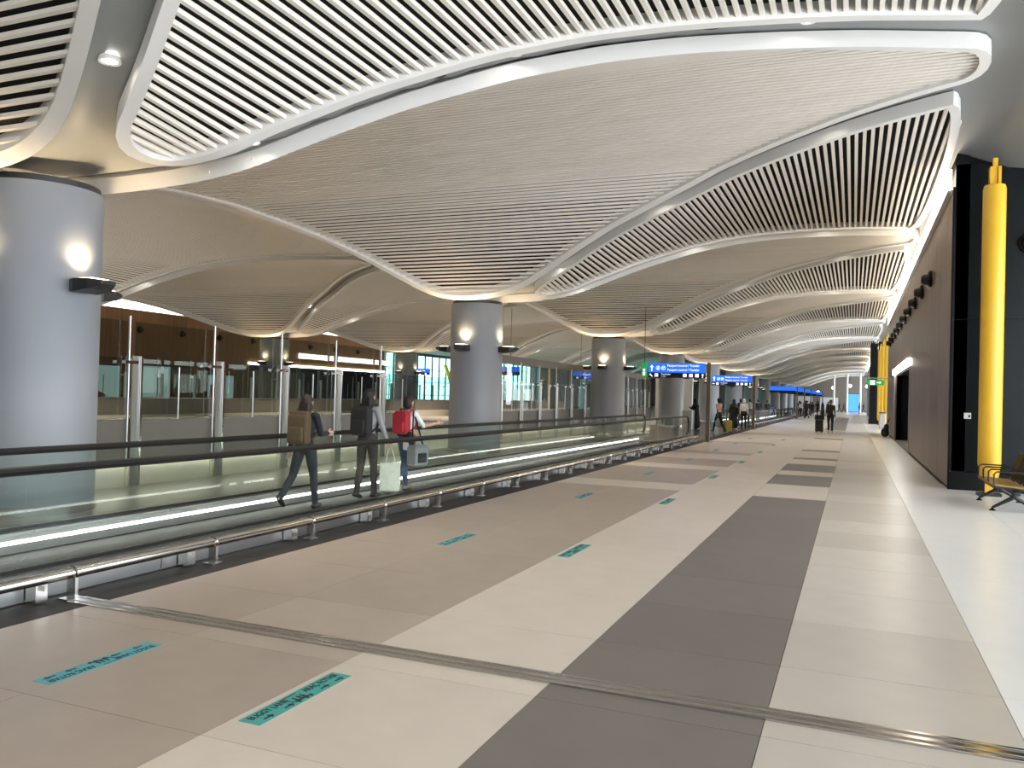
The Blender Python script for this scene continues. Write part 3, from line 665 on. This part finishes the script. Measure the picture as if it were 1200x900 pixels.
# ------------------------------------------------------------------ signs
SGN = Matrix(((1, 0, 0, 0), (0, 0, -1, 0), (0, 1, 0, 0), (0, 0, 0, 1)))
def dir_sign(px, py, wd, label, left_arrow, post_r=.075, detail=True):
    h = empty('direction_sign', (px, py, 0)); tag(h, label, 'sign', 'blue direction signs')
    MB().box(-post_r, post_r, -post_r, post_r, 0, 3.12).build('post', m_['signpost'], h, bevel=.008); MB().box(-.2, .2, -.2, .2, 0, .015).build('base_plate', m_['steel'], h)
    x1 = -post_r-.06; x0 = x1-wd
    MB().box(x0, x1, -.06, .06, 2.50, 3.10).build('sign_box', m_['signblack'], h, bevel=.006)
    MB().box(x0, x1, -.075, -.061, 2.71, 3.09).build('blue_face', m_['blue'], h); MB().box(x0, x1, -.072, -.061, 2.51, 2.70).build('black_face', m_['signblack'], h)
    for z in (2.58, 3.02): MB().box(x1-.02, -post_r+.01, -.03, .03, z-.03, z+.03).build('bracket', m_['signpost'], h)
    if not detail: return h
    M = Tr(x0, -.0755, 2.51) @ SGN
    def T(b, sz, x, y, mt='signw', **k): text(b, sz, mt, h, M @ Tr(x, y, 0), **k)
    for ar in (arrow(.26, PI/2, .15, .38, M), arrow(.17, PI*.75 if not left_arrow else PI, .12, .09, M), arrow(.17, PI/2, wd-.10, .09, M)): MB().prism(ar, M, .003).build('arrow', m_['signw'], h)
    mb = MB()
    for i, x in enumerate((.40, .62)): mb.prism([(x+.085*math.cos(2*PI*j/20)*(1 if j < 20 else .75), .38+.085*math.sin(2*PI*j/20)*(1 if j < 20 else .75)) for j in range(20)], M, .002)
    mb.build('icon_ring', m_['signw'], h)
    mb = MB()
    for i, x in enumerate((.40, .62)): mb.prism(disc(x, .38, .068, 18), M, .003)
    mb.build('icon_ground', m_['blue'], h)
    mb = MB(); mb.prism(disc(.40, .405, .022), M, .004).prism(rect(.375, .425, .33, .375), M, .004).prism([(.57, .36), (.67, .40), (.67, .425), (.57, .39)], M, .004).prism(rect(.60, .65, .325, .34), M, .004); mb.build('icon_mark', m_['signw'], h)
    T('Pasaport kontrol / Transfer', .125, .78, .44, xs=.92, bold=.001); T('Passport control / Transfer', .125, .78, .27, xs=.92, bold=.001)
    T('Tuvaletler', .095, .52, .105); T('Toilets', .075, .52, .02, 'signc')
    mb = MB()
    for x in (.34, wd-.80, wd-.56, wd-.32): mb.prism(rect(x-.07, x+.07, .03, .16), M, .003)
    mb.build('icon_tile', m_['signw'], h)
    mb = MB()
    for x in (.34, wd-.80, wd-.56):
        mb.prism(disc(x-.025, .13, .014), M, .0045).prism(rect(x-.04, x-.01, .05, .115), M, .0045).prism(disc(x+.03, .13, .014), M, .0045).prism([(x+.01, .05), (x+.05, .05), (x+.03, .115)], M, .0045)
    mb.build('icon_figures', m_['blue'], h)
    return h
dir_sign(-5.28, 33.1, 2.28, 'blue direction sign on bronze post at the near walkway end', False)
dir_sign(-5.28, 49.3, 2.28, 'blue direction sign on bronze post at start of farther walkway', True)
es = empty('exit_sign_box', (-7.80, 32.9, 2.50)); MB().box(-.12, .08, -.05, .05, 0, .60).build('box', m_['green'], es, bevel=.006)
mb = MB(); Mx = Tr(-.02, -.051, .08) @ SGN; mb.prism(rect(-.05, .05, 0, .14), Mx, .004).prism(disc(0, .22, .05), Mx, .004); mb.build('pictogram', m_['signw'], es); MB().cyl((-.02, 0, .6), (-.02, 0, 2.85), .012).build('rod', m_['fixture'], es); tag(es, 'narrow green exit sign beside the blue direction sign', 'sign')
xs_ = empty('exit_sign', (1.02, 45.0, 2.60)); MB().box(-.42, .36, -.05, .05, 0, .27).build('box', m_['green'], xs_, bevel=.006)
mb = MB(); Mx = Tr(0, -.051, 0) @ SGN; mb.prism(rect(-.26, -.06, .03, .24), Mx, .004).prism(arrow(.2, 0, .14, .135, Mx), Mx, .004); mb.build('pictogram', m_['signw'], xs_)
MB().cyl((-.5, 0, .36), (.78, 0, .36), .018).build('arm', m_['steel'], xs_); mb = MB()
for x in (-.3, .25): mb.cyl((x, 0, .26), (x, 0, .36), .01)
mb.build('hanger', m_['steel'], xs_); tag(xs_, 'green exit sign on an arm from the walnut wall', 'sign')
for i, (y, n) in enumerate(((84, 2.2), (92, 2.2), (101, 2.2), (112, 2.3), (124, 2.4))): dir_sign(-5.0+.25*i, y, 2.4, ORD[i]+' of the distant blue signs above the crowd', False, .06, False)
def hang_sign(x, y, z, wd, label, ang=0):
    h = empty('hanging_sign', (x, y, z), ang); tag(h, label, 'sign'); zt = zc(x, y)+.15-z
    MB().box(-wd/2, wd/2, -.05, .05, 0, .50).build('box', m_['signblack'], h); MB().box(-wd/2, wd/2, -.06, -.051, .20, .49).build('blue_face', m_['blue'], h)
    mb = MB(); Mx = Tr(0, -.061, 0) @ SGN
    for k in range(5): mb.prism(rect(-wd/2+.2+k*wd/5.2, -wd/2+.36+k*wd/5.2, .03, .15), Mx, .003)
    mb.build('icon_tile', m_['signw'], h); text('Pasaport kontrol / Transfer', .14, 'signw', h, Mx @ Tr(-wd/2+.7, .29, .002))
    for q in (-wd/3, wd/3): MB().cyl((q, 0, .5), (q, 0, zt), .012).build('rod', m_['fixture'], h)
hang_sign(-31.5, 56.5, 2.95, 2.6, 'blue sign hanging in the far hall beside teal windows', 0)
hang_sign(-19.5, 44.0, 2.75, 3.4, 'blue and black sign behind the glass screen beside second column', .2)
hang_sign(-17.5, 58.0, 2.9, 3.0, 'small blue sign behind the glass screen beside third column', .1)

# ------------------------------------------------------------------ beam seating
def bench(x, y, label):
    h = empty('beam_seat', (x, y, 0)); tag(h, label, 'bench', 'beam seats')
    MB().box(.29, .37, -.15, 1.95, .28, .34).build('beam', m_['fixture'], h, bevel=.008)
    for yy in (.12, 1.66):
        mb = MB(); mb.tube([(.33, yy, .28), (.30, yy, .22), (.02, yy, .05)], [.04, .035, .022], 8); mb.tube([(.33, yy, .28), (.36, yy, .22), (.64, yy, .05)], [.04, .035, .022], 8)
        lg = mb.build('leg', m_['fixture'], h, True)
        for xx in (.02, .64): MB().lathe([(.05, 0), (.05, .012), (.02, .03), (.02, .05)], (xx, yy, 0), 14).build('foot', m_['blackmat'], lg)
    for k in range(3):
        y0_ = .02+.6*k
        M2 = Tr(.0, y0_, .42) @ Matrix.Rotation(math.radians(4), 4, 'Y')
        MB().box(0, .50, .03, .55, -.018, .018, M2).build('seat', m_['seat'], h, bevel=.012)
        MB().box(.02, .50, .02, .56, -.045, -.02, M2).build('seat_pan', m_['fixture'], h)
        M3 = Tr(.50, y0_, .42) @ Matrix.Rotation(math.radians(20), 4, 'Y')
        bk = MB().box(-.012, .012, .03, .55, .02, .48, M3).build('backrest', m_['blackmat'], h, bevel=.008)
        for yy in (.03, .55): MB().tube([M3 @ Vector((0, yy, -.06)), M3 @ Vector((0, yy, .50))], .014, 8).build('back_rail', m_['fixture'], bk)
    for k in range(4):
        yy = .02+.6*k; q = [(.40, yy, .36), (.06, yy, .38), (.02, yy, .44), (.02, yy, .60), (.06, yy, .64), (.42, yy, .64), (.50, yy, .62)]
        MB().tube(q, .013, 8).build('armrest', m_['fixture'], h, True)
bench(2.12, 15.45, 'black airport bench seat with tan pads beside the yellow pole')

# ------------------------------------------------------------------ people
def cmat(n, col, rough=.8, **k): 
    if n not in m_: m_[n] = mat(n, col, rough, noise=.12, nscale=18, bump=.15, bscale=90, **k)
    return n
cmat('skin', (.50, .29, .20), .5); cmat('skin_dark', (.16, .085, .055), .5); cmat('hair_black', (.005, .004, .004), .6); cmat('hair_brown', (.016, .007, .004), .6)
cmat('navy', (.007, .008, .016)); cmat('jeans_dark', (.014, .018, .028)); cmat('jeans', (.045, .075, .14)); cmat('black_cloth', (.010, .010, .011)); cmat('grey_cloth', (.24, .25, .27)); cmat('white_cloth', (.72, .72, .72))
cmat('brown_cloth', (.035, .030, .026)); cmat('shoe_black', (.012, .012, .012), .5); cmat('shoe_white', (.6, .6, .58), .6); cmat('shoe_beige', (.34, .28, .22), .6); cmat('olive', (.075, .052, .022)); cmat('red_cloth', (.36, .018, .030))
cmat('pink_cloth', (.52, .32, .26)); cmat('canvas', (.62, .63, .56)); cmat('greygreen', (.03, .03, .024)); cmat('yellow_case', (.35, .27, .03), .4); cmat('lips', (.28, .09, .08), .5); cmat('eye', (.015, .012, .010), .2)
def remesh(mb, voxel, smooth=4):
    me = bpy.data.meshes.new('tmp'); me.from_pydata(mb.v, [], mb.f)
    bm = bmesh.new(); bm.from_mesh(me); bmesh.ops.recalc_face_normals(bm, faces=bm.faces); bm.to_mesh(me); bm.free()
    t = bpy.data.objects.new('tmp', me); COL.objects.link(t)
    r = t.modifiers.new('r', 'REMESH'); r.mode = 'VOXEL'; r.voxel_size = voxel
    sm = t.modifiers.new('s', 'SMOOTH'); sm.factor = .5; sm.iterations = smooth
    out = bpy.data.meshes.new_from_object(t.evaluated_get(bpy.context.evaluated_depsgraph_get()))
    bpy.data.objects.remove(t); bpy.data.meshes.remove(me)
    for p in out.polygons: p.use_smooth = True
    return out
def person(loc, rz, H, c, pose, label, voxel=.012, hair='short', robe=False, lean=0, group=None):
    """c: colours for skin, top, sleeve, fore, pants, shoe, hair; pose: l/r leg (hip, knee), l/r arm (flex, abduct, elbow, inward)"""
    s = H/1.65; pr = []
    V = lambda x, y, z: Vector((x, y, z))
    def cap(a, ra, b, rb, mt): pr.append(('c', Vector(a), ra, Vector(b), rb, mt))
    def ell(a, r, mt): pr.append(('e', Vector(a), Vector(r), None, None, mt))
    def dirv(a): return V(0, math.sin(a), -math.cos(a))
    feet = []
    for sd, key in ((-1, 'll'), (1, 'rl')):
        hp, kn = [math.radians(q) for q in pose[key]]
        h0 = V(sd*.088, 0, .87); k0 = h0+dirv(hp)*.405; a0 = k0+dirv(hp-kn)*.39
        ft = hp-kn; fa = max(-.75, ft*.9) if ft < 0 else ft*.5          # toes follow the shin when it swings back
        fwd = V(0, math.cos(fa), math.sin(fa)); dn = V(0, math.sin(fa), -math.cos(fa))
        heel = a0+dn*.045-fwd*.045; toe = a0+dn*.055+fwd*.135
        cap(h0, .092, k0, .060, c['pants']); cap(k0, .058, k0+(a0-k0)*.4, .056, c['pants']); cap(k0+(a0-k0)*.35, .056, a0, .045, c['pants'])
        cap(heel, .036, a0+dn*.05+fwd*.06, .037, c['shoe']); cap(a0+dn*.05+fwd*.06, .038, toe, .030, c['shoe']); feet += [heel.z-.036, toe.z-.032]
    dz = -min(feet)
    L = math.radians(lean)
    def up(x, y, z): y2 = y*math.cos(L)+(z-.9)*math.sin(L); return V(x, y2, .9+(z-.9)*math.cos(L)-y*math.sin(L))
    ell(up(0, -.015, .91), (.155, .115, .115), c['pants']); ell(up(0, 0, 1.06), (.130, .095, .16), c['top']); ell(up(0, -.005, 1.22), (.155, .105, .17), c['top'])
    cap(up(-.135, -.01, 1.355), .055, up(.135, -.01, 1.355), .055, c['top'])
    cap(up(0, -.005, 1.37), .052, up(0, .012, 1.47), .047, c['skin'])
    ell(up(0, .01, 1.555), (.074, .092, .105), c['skin']); ell(up(0, .045, 1.51), (.052, .055, .06), c['skin'])
    cap(up(0, .10, 1.555), .009, up(0, .112, 1.528), .013, c['skin'])
    for sd in (-1, 1): ell(up(sd*.076, .0, 1.545), (.012, .020, .030), c['skin']); ell(up(sd*.030, .093, 1.563), (.013, .008, .008), 'eye')
    ell(up(0, .098, 1.490), (.024, .008, .008), 'lips')
    hands = {}
    for sd, key in ((-1, 'la'), (1, 'ra')):
        fl_, ab, el, inw = [math.radians(q) for q in pose[key]]
        S = up(sd*.165, -.01, 1.35)
        d1 = V(sd*math.sin(ab), math.sin(fl_)*math.cos(ab), -math.cos(fl_)*math.cos(ab)); E = S+d1*.27
        a2 = fl_+el; d2 = V(sd*math.sin(ab)*.5-sd*math.sin(inw), math.sin(a2), -math.cos(a2)).normalized(); W = E+d2*.235
        cap(S, .054, E, .042, c['sleeve']); cap(E, .041, W, .031, c['fore'])
        side = V(0, 1, 0) if abs(d2.z) > .6 else V(0, 0, 1)
        side = (side-d2*side.dot(d2)).normalized(); nrm = d2.cross(side)
        K = W+d2*.085
        cap(W, .026, W+d2*.05, .030, c['skin'])
        curl = nrm*(.03*sd)
        for j, (o, ln) in enumerate(((-.030, .058), (-.010, .074), (.010, .080), (.030, .070))):
            b0 = K-d2*.025+side*o; m1 = b0+d2*ln*.55+curl*.3; t1 = m1+d2*ln*.45+curl
            cap(W+d2*.03+side*o*.6, .014, b0, .0115, c['skin']); cap(b0, .0105, m1, .0095, c['skin']); cap(m1, .0095, t1, .0075, c['skin'])
        tb = W+d2*.03+side*.030; cap(tb, .013, tb+d2*.035+side*.028, .011, c['skin']); cap(tb+d2*.035+side*.028, .011, tb+d2*.065+side*.034+curl*.4, .0085, c['skin'])
        hands[key] = W+d2*.10
    if robe: cap(up(0, -.01, 1.25), .17, (0, 0, .62), .22, c['top']); cap((0, 0, .62), .22, (0, 0, .27-dz), .27, c['top'])
    mb = MB()
    for t, a, ra, b, rb, mt in pr:
        if t == 'c': mb.sphere(a, ra, 12, rings=8); mb.sphere(b, rb, 12, rings=8); mb.cyl(a, b, ra, rb, 12)
        else: mb.sphere(a, tuple(ra), 18, rings=12)
    me = remesh(mb, voxel); n = len(me.polygons)
    cen = np.empty(n*3); me.polygons.foreach_get('center', cen); cen = cen.reshape(-1, 3)
    best = np.full(n, 1e9); idx = np.zeros(n, int); names = []
    for t, a, ra, b, rb, mt in pr:
        if mt not in names: names.append(mt)
        A = np.array(a)
        if t == 'c':
            B = np.array(b); d = B-A; q = np.clip((cen-A) @ d/max(d @ d, 1e-9), 0, 1); D = np.linalg.norm(cen-A-q[:, None]*d, axis=1)-(ra+(rb-ra)*q)
        else: R = np.array(ra); k = np.linalg.norm((cen-A)/R, axis=1); D = (k-1)*R.min()
        u = D < best; best[u] = D[u]; idx[u] = names.index(mt)
    for nm in names: me.materials.append(m_[nm])
    me.polygons.foreach_set('material_index', idx.astype(np.int32))
    me.transform(Matrix.Scale(s, 4) @ Tr(0, 0, dz)); me.name = 'person'
    o = link('person', me); o.location = loc; o.rotation_euler = (0, 0, rz); tag(o, label, 'person', group)
    hb = MB(); hv = max(voxel, .009)
    if hair == 'veil':
        hb.sphere(up(0, -.005, 1.57), (.10, .115, .125), 16); hb.cyl(up(0, -.02, 1.50), up(0, -.03, 1.22), .10, .19, 16); hb.sphere(up(0, -.03, 1.24), (.21, .15, .10), 16)
    else:
        hb.sphere(up(0, -.014, 1.578), (.086, .098, .10), 18); hb.sphere(up(0, -.045, 1.54), (.082, .068, .10), 18)
        if hair == 'bob':
            hb.sphere(up(0, -.03, 1.50), (.088, .075, .085), 16)
        if hair == 'long':
            for x in (-.05, 0, .05): hb.sphere(up(x, -.075, 1.44), (.05, .04, .13), 12); hb.sphere(up(x*1.25, -.10, 1.28), (.045, .035, .14), 12)
            for x in (-.07, .07): hb.sphere(up(x, -.03, 1.47), (.03, .05, .10), 12)
        if hair == 'cap':
            hb.sphere(up(0, .0, 1.60), (.088, .10, .075), 16); hb.sphere(up(0, .10, 1.605), (.065, .06, .012), 16)
    hm = remesh(hb, hv, 3); hm.transform(Matrix.Scale(s, 4) @ Tr(0, 0, dz)); hm.materials.append(m_[c['hair']])
    link('headscarf' if hair == 'veil' else ('cap' if hair == 'cap' else 'hair'), hm, o)
    mw = Tr(*loc) @ Rz(rz) @ Matrix.Scale(s, 4) @ Tr(0, 0, dz)
    return o, mw, hands, up
def cols(skin='skin', top='black_cloth', sleeve=None, fore=None, pants='jeans_dark', shoe='shoe_black', hair='hair_black'):
    return dict(skin=skin, top=top, sleeve=sleeve or top, fore=fore or sleeve or top, pants=pants, shoe=shoe, hair=hair)
def bag_root(name, mw, p, label, cat): 
    q = mw @ Vector(p); h = empty(name, q, mw.to_euler().z); tag(h, label, cat); return h, Tr(*q) @ Rz(mw.to_euler().z)
def blob(boxes, mt, name, par, voxel=.011, sm=14):
    mb = MB()
    for b in boxes: mb.box(*b)
    me = remesh(mb, voxel, sm); me.materials.append(m_[mt]); return link(name, me, par)
def backpack(mw, label, mt, mt2, w=.30, z0=.95, z1=1.40, d=.17, y=-.10, roll=False):
    h, hm = bag_root('backpack', mw, (0, y, z0), label, 'backpack')
    blob([(-w/2, w/2, -d, 0, .02, z1-z0-.04), (-w/2+.03, w/2-.03, -d+.02, -.01, 0, z1-z0)], mt, 'body', h)
    blob([(-w/2+.035, w/2-.035, -d-.045, -d+.02, .04, (z1-z0)*.55)], mt2, 'front_pocket', h)
    MB().tube([(-.04, -.04, z1-z0-.02), (-.03, -.04, z1-z0+.035), (.03, -.04, z1-z0+.035), (.04, -.04, z1-z0-.02)], .010, 8).build('grab_handle', m_['black_cloth'], h, True)
    for sd in (-1, 1):
        MB().tube([(sd*.09, .0, z1-z0-.06), (sd*.115, .05, z1-z0+.03), (sd*.125, .12, z1-z0+.02), (sd*.13, .19, z1-z0-.06), (sd*.135, .20, z1-z0-.20), (sd*.14, .14, .12), (sd*.13, .03, .06)], .017, 8).build('strap', m_[mt2], h, True)
    if roll: blob([(-w/2+.01, w/2-.01, -d+.02, -.03, z1-z0-.05, z1-z0+.02)], mt, 'roll_top', h)
    return h
# the three women on the walkway
o1, mw1, hd1, up1 = person((-7.02, 9.55, .022), math.radians(4), 1.58, cols(top='navy', pants='jeans_dark', hair='hair_brown'), dict(ll=(-24, 22), rl=(14, 6), la=(-10, 8, 6, 0), ra=(18, 8, 72, 12)), 'woman with long brown hair and olive backpack walking on the walkway', .0075, 'long', lean=2)
backpack(mw1, 'olive brown rolltop backpack on the woman with long brown hair', 'olive', 'olive', .30, .95, 1.39, .15, -.10, True)
ph = empty('phone', mw1 @ hd1['ra']); MB().box(-.035, .035, -.07, .07, 0, .009).build('case', m_['fixture'], ph, bevel=.003); MB().box(-.031, .031, -.065, .065, .0092, .0100).build('display', m_['signc'], ph); tag(ph, 'mobile phone in the hand of the woman with olive backpack', 'phone')
o2, mw2, hd2, up2 = person((-6.90, 10.95, .022), math.radians(-2), 1.64, cols(top='grey_cloth', sleeve='grey_cloth', fore='grey_cloth', pants='brown_cloth', shoe='shoe_black', hair='hair_black'), dict(ll=(-6, 8), rl=(8, 4), la=(8, 14, 40, 20), ra=(10, 14, 12, -4)), 'woman in grey sweater with long black hair and black backpack', .0075, 'long', lean=2)
backpack(mw2, 'black backpack worn by the woman carrying the white tote bag', 'black_cloth', 'black_cloth', .31, .96, 1.40, .16, -.10)
hp = mw2 @ hd2['ra']; tb = empty('tote_bag', (hp.x+.02, hp.y, hp.z-.72), .5); tag(tb, 'white canvas tote bag hanging from a walking woman\'s hand', 'bag')
mb = MB(); mb.loft([[(sx*w_/2, sy*d_/2, z) for sx, sy in ((-1, -1), (0, -1.15), (1, -1), (1.04, 0), (1, 1), (0, 1.15), (-1, 1), (-1.04, 0))] for w_, d_, z in ((.22, .08, .02), (.30, .15, .05), (.31, .15, .25), (.30, .11, .44), (.30, .07, .47))]); mb.build('body', m_['canvas'], tb, True)
for sy in (-1, 1): MB().tube([(-.08, sy*.035, .42), (-.05, sy*.03, .60), (0, sy*.012, .735), (.05, sy*.03, .60), (.08, sy*.035, .42)], .009, 6).build('handle', m_['canvas'], tb, True)
o3, mw3, hd3, up3 = person((-6.98, 12.30, .022), math.radians(-8), 1.58, cols(top='white_cloth', fore='skin', pants='jeans', shoe='shoe_beige', hair='hair_brown'), dict(ll=(10, 4), rl=(-16, 30), la=(10, 10, 60, 40), ra=(35, 16, 68, -28)), 'woman in white shirt and blue jeans with red backpack', .0075, 'bob', lean=3)
backpack(mw3, 'red backpack worn by the woman in white shirt', 'red_cloth', 'red_cloth', .29, .99, 1.38, .14, -.09)
df, _ = bag_root('duffel_bag', mw3, (.27, -.02, .44), 'grey duffel bag hanging at the side of woman with red backpack', 'bag')
blob([(-.09, .09, -.19, .19, .03, .32), (-.07, .07, -.16, .16, 0, .36)], 'grey_cloth', 'body', df); MB().tube([(0, -.14, .34), (-.06, -.08, .60), (-.10, -.02, .92), (-.06, .08, .62), (0, .14, .34)], .014, 8).build('strap', m_['black_cloth'], df, True); blob([(.07, .11, -.12, .12, .06, .22)], 'black_cloth', 'pocket', df)
jk, _ = bag_root('tied_jacket', mw3, (.08, -.10, .78), 'black and white jacket tied around waist of woman in jeans', 'jacket')
blob([(-.16, .12, -.07, .0, .16, .25), (-.02, .12, -.09, -.02, .02, .20)], 'black_cloth', 'body', jk); blob([(-.01, .11, -.105, -.06, -.06, .07)], 'white_cloth', 'sleeve', jk)
# smaller figures
STAND = dict(ll=(-3, 2), rl=(4, 2), la=(4, 8, 12, 0), ra=(6, 8, 16, 0)); WALK = dict(ll=(22, 6), rl=(-18, 14), la=(-18, 6, 12, 0), ra=(22, 6, 22, 0)); WALK2 = dict(ll=(-16, 18), rl=(20, 6), la=(20, 8, 20, 0), ra=(-14, 8, 10, 0)); FOLD = dict(ll=(-2, 1), rl=(3, 2), la=(25, 6, 85, 30), ra=(25, 6, 85, 30))
person((-8.05, 46.3, 0), math.radians(60), 1.64, cols(top='black_cloth', pants='black_cloth', hair='black_cloth'), FOLD, 'woman in long black robe and veil beside the steel bin', .016, 'veil', True, 6)
o5, mw5, hd5, _ = person((-6.3, 42.9, 0), math.radians(55), 1.74, cols(skin='skin_dark', top='pink_cloth', fore='skin_dark', pants='black_cloth', hair='black_cloth'), WALK, 'man in salmon shirt and dark cap pulling a suitcase', .016, 'cap')
def suitcase(x, y, rz, mt, label, hgt=.62, bagtop=None):
    h = empty('suitcase', (x, y, 0), rz); tag(h, label, 'suitcase')
    MB().box(-.20, .20, -.13, .13, .06, hgt).build('shell', m_[mt], h, bevel=.03)
    for k in (-.12, 0, .12): MB().box(k-.012, k+.012, -.138, .138, .10, hgt-.05).build('rib', m_[mt], h, bevel=.004)
    for sx in (-1, 1):
        for sy in (-1, 1): MB().cyl((sx*.15-.015, sy*.09, .03), (sx*.15+.015, sy*.09, .03), .03, None, 12).build('wheel', m_['rubber'], h)
    MB().tube([(-.09, .1, hgt-.02), (-.09, .1, hgt+.40), (.09, .1, hgt+.40), (.09, .1, hgt-.02)], .010, 8).build('pull_handle', m_['steel'], h, True)
suitcase(-5.95, 43.6, .6, 'yellow_case', 'mustard yellow suitcase behind the man in salmon shirt')
gb = mw5 @ hd5['la']; pb = empty('plastic_bag', (gb.x, gb.y, gb.z-.5), .4); tag(pb, 'pale carrier bag in the hand of the man in salmon shirt', 'bag'); blob([(-.12, .12, -.06, .06, .02, .32)], 'grey_cloth', 'body', pb, .016); MB().tube([(-.06, 0, .30), (0, 0, .5), (.06, 0, .30)], .012, 6).build('handle', m_['grey_cloth'], pb, True)
person((-5.72, 48.4, 0), math.radians(-5), 1.72, cols(top='white_cloth', pants='black_cloth', hair='white_cloth'), STAND, 'person in white hooded top and black trousers near second sign', .016, 'bob')
person((-6.35, 49.0, 0), math.radians(20), 1.70, cols(top='black_cloth', pants='black_cloth', hair='hair_black'), WALK2, 'person in black standing beside the one in white hood', .016, 'veil', True)
om, mwm, hdm, _ = person((-1.15, 49.0, 0), math.radians(180), 1.82, cols(skin='skin_dark', top='greygreen', pants='jeans_dark', shoe='shoe_white', hair='hair_black'), WALK, 'man in dark jacket and jeans walking with stacked luggage', .016, 'short')
suitcase(-1.72, 48.8, .2, 'brown_cloth', 'dark upright suitcase beside the man in dark jacket', .70)
hbg = empty('holdall', (-1.72, 48.76, .70), .2); tag(hbg, 'black holdall resting on top of the dark suitcase', 'bag'); blob([(-.24, .24, -.16, .06, .01, .28)], 'black_cloth', 'body', hbg, .016); MB().tube([(-.12, -.05, .26), (0, -.05, .40), (.12, -.05, .26)], .014, 6).build('handle', m_['black_cloth'], hbg, True)
crowd = [(-6.5, 55.0, 'white_cloth', 'hair_black'), (-6.9, 56.6, 'black_cloth', 'hair_black'), (-6.5, 58.4, 'grey_cloth', 'hair_black'), (-6.8, 61.5, 'grey_cloth', 'hair_black'), (-6.6, 64.5, 'black_cloth', 'hair_black'), (-6.9, 68.0, 'black_cloth', 'hair_black'), (-6.5, 70.5, 'greygreen', 'hair_brown')]
for i, (x, y, t, hc) in enumerate(crowd):
    person((x, y, .022), math.radians(-6 if i % 2 else 12), 1.66+.05*(i % 3), cols(top=t, pants='jeans_dark', hair=hc), [STAND, FOLD, WALK][i % 3], ORD[i]+' person from the walkway start riding the farther walkway', .022, ['short', 'bob', 'short', 'long'][i % 4], group='people on the farther walkway')
for i, (x, y, t, hc, hs, rb) in enumerate([(-5.2, 94, 'white_cloth', 'hair_black', 'short', 0), (-5.5, 96.5, 'black_cloth', 'hair_black', 'bob', 0), (-4.9, 97, 'black_cloth', 'black_cloth', 'veil', 1), (-4.3, 100, 'black_cloth', 'hair_black', 'short', 0), (-4.7, 104, 'greygreen', 'hair_black', 'short', 0), (-3.9, 104, 'black_cloth', 'hair_black', 'long', 0), (-3.4, 106, 'brown_cloth', 'black_cloth', 'veil', 1), (-2.9, 110, 'black_cloth', 'hair_black', 'short', 0), (-4.3, 88, 'brown_cloth', 'hair_black', 'short', 0), (-1.4, 145, 'navy', 'hair_black', 'short', 0), (.9, 140, 'black_cloth', 'hair_black', 'short', 0), (1.6, 150, 'black_cloth', 'hair_black', 'short', 0), (-2.2, 152, 'navy', 'hair_black', 'short', 0)]):
    person((x, y, 0), math.radians(-20+i*9), 1.66+.06*(i % 3), cols(top=t, pants='black_cloth' if i % 2 else 'jeans_dark', hair=hc), [WALK, STAND, WALK2][i % 3], ORD[i]+' figure of the dense crowd under the distant blue signs', .024, hs, bool(rb), group='crowd far along the concourse')

rk = empty('rucksack', (1.52, 46.2, 0), .3); tag(rk, 'black rucksack leaning on walnut wall just past the doorway', 'bag')
mb = MB(); mb.sphere((0, 0, .24), (.20, .17, .24), 16); mb.sphere((.06, 0, .50), (.13, .12, .18), 14); me = remesh(mb, .016, 6); me.materials.append(m_['black_cloth']); link('body', me, rk)
mb = MB(); mb.sphere((-.06, -.12, .20), (.12, .07, .13), 12); me = remesh(mb, .014, 4); me.materials.append(m_['greygreen']); link('front_pocket', me, rk)
MB().tube([(.06, 0, .64), (.12, 0, .80), (.20, 0, .95), (.14, .03, .70)], .016, 8).build('strap', m_['black_cloth'], rk, True)
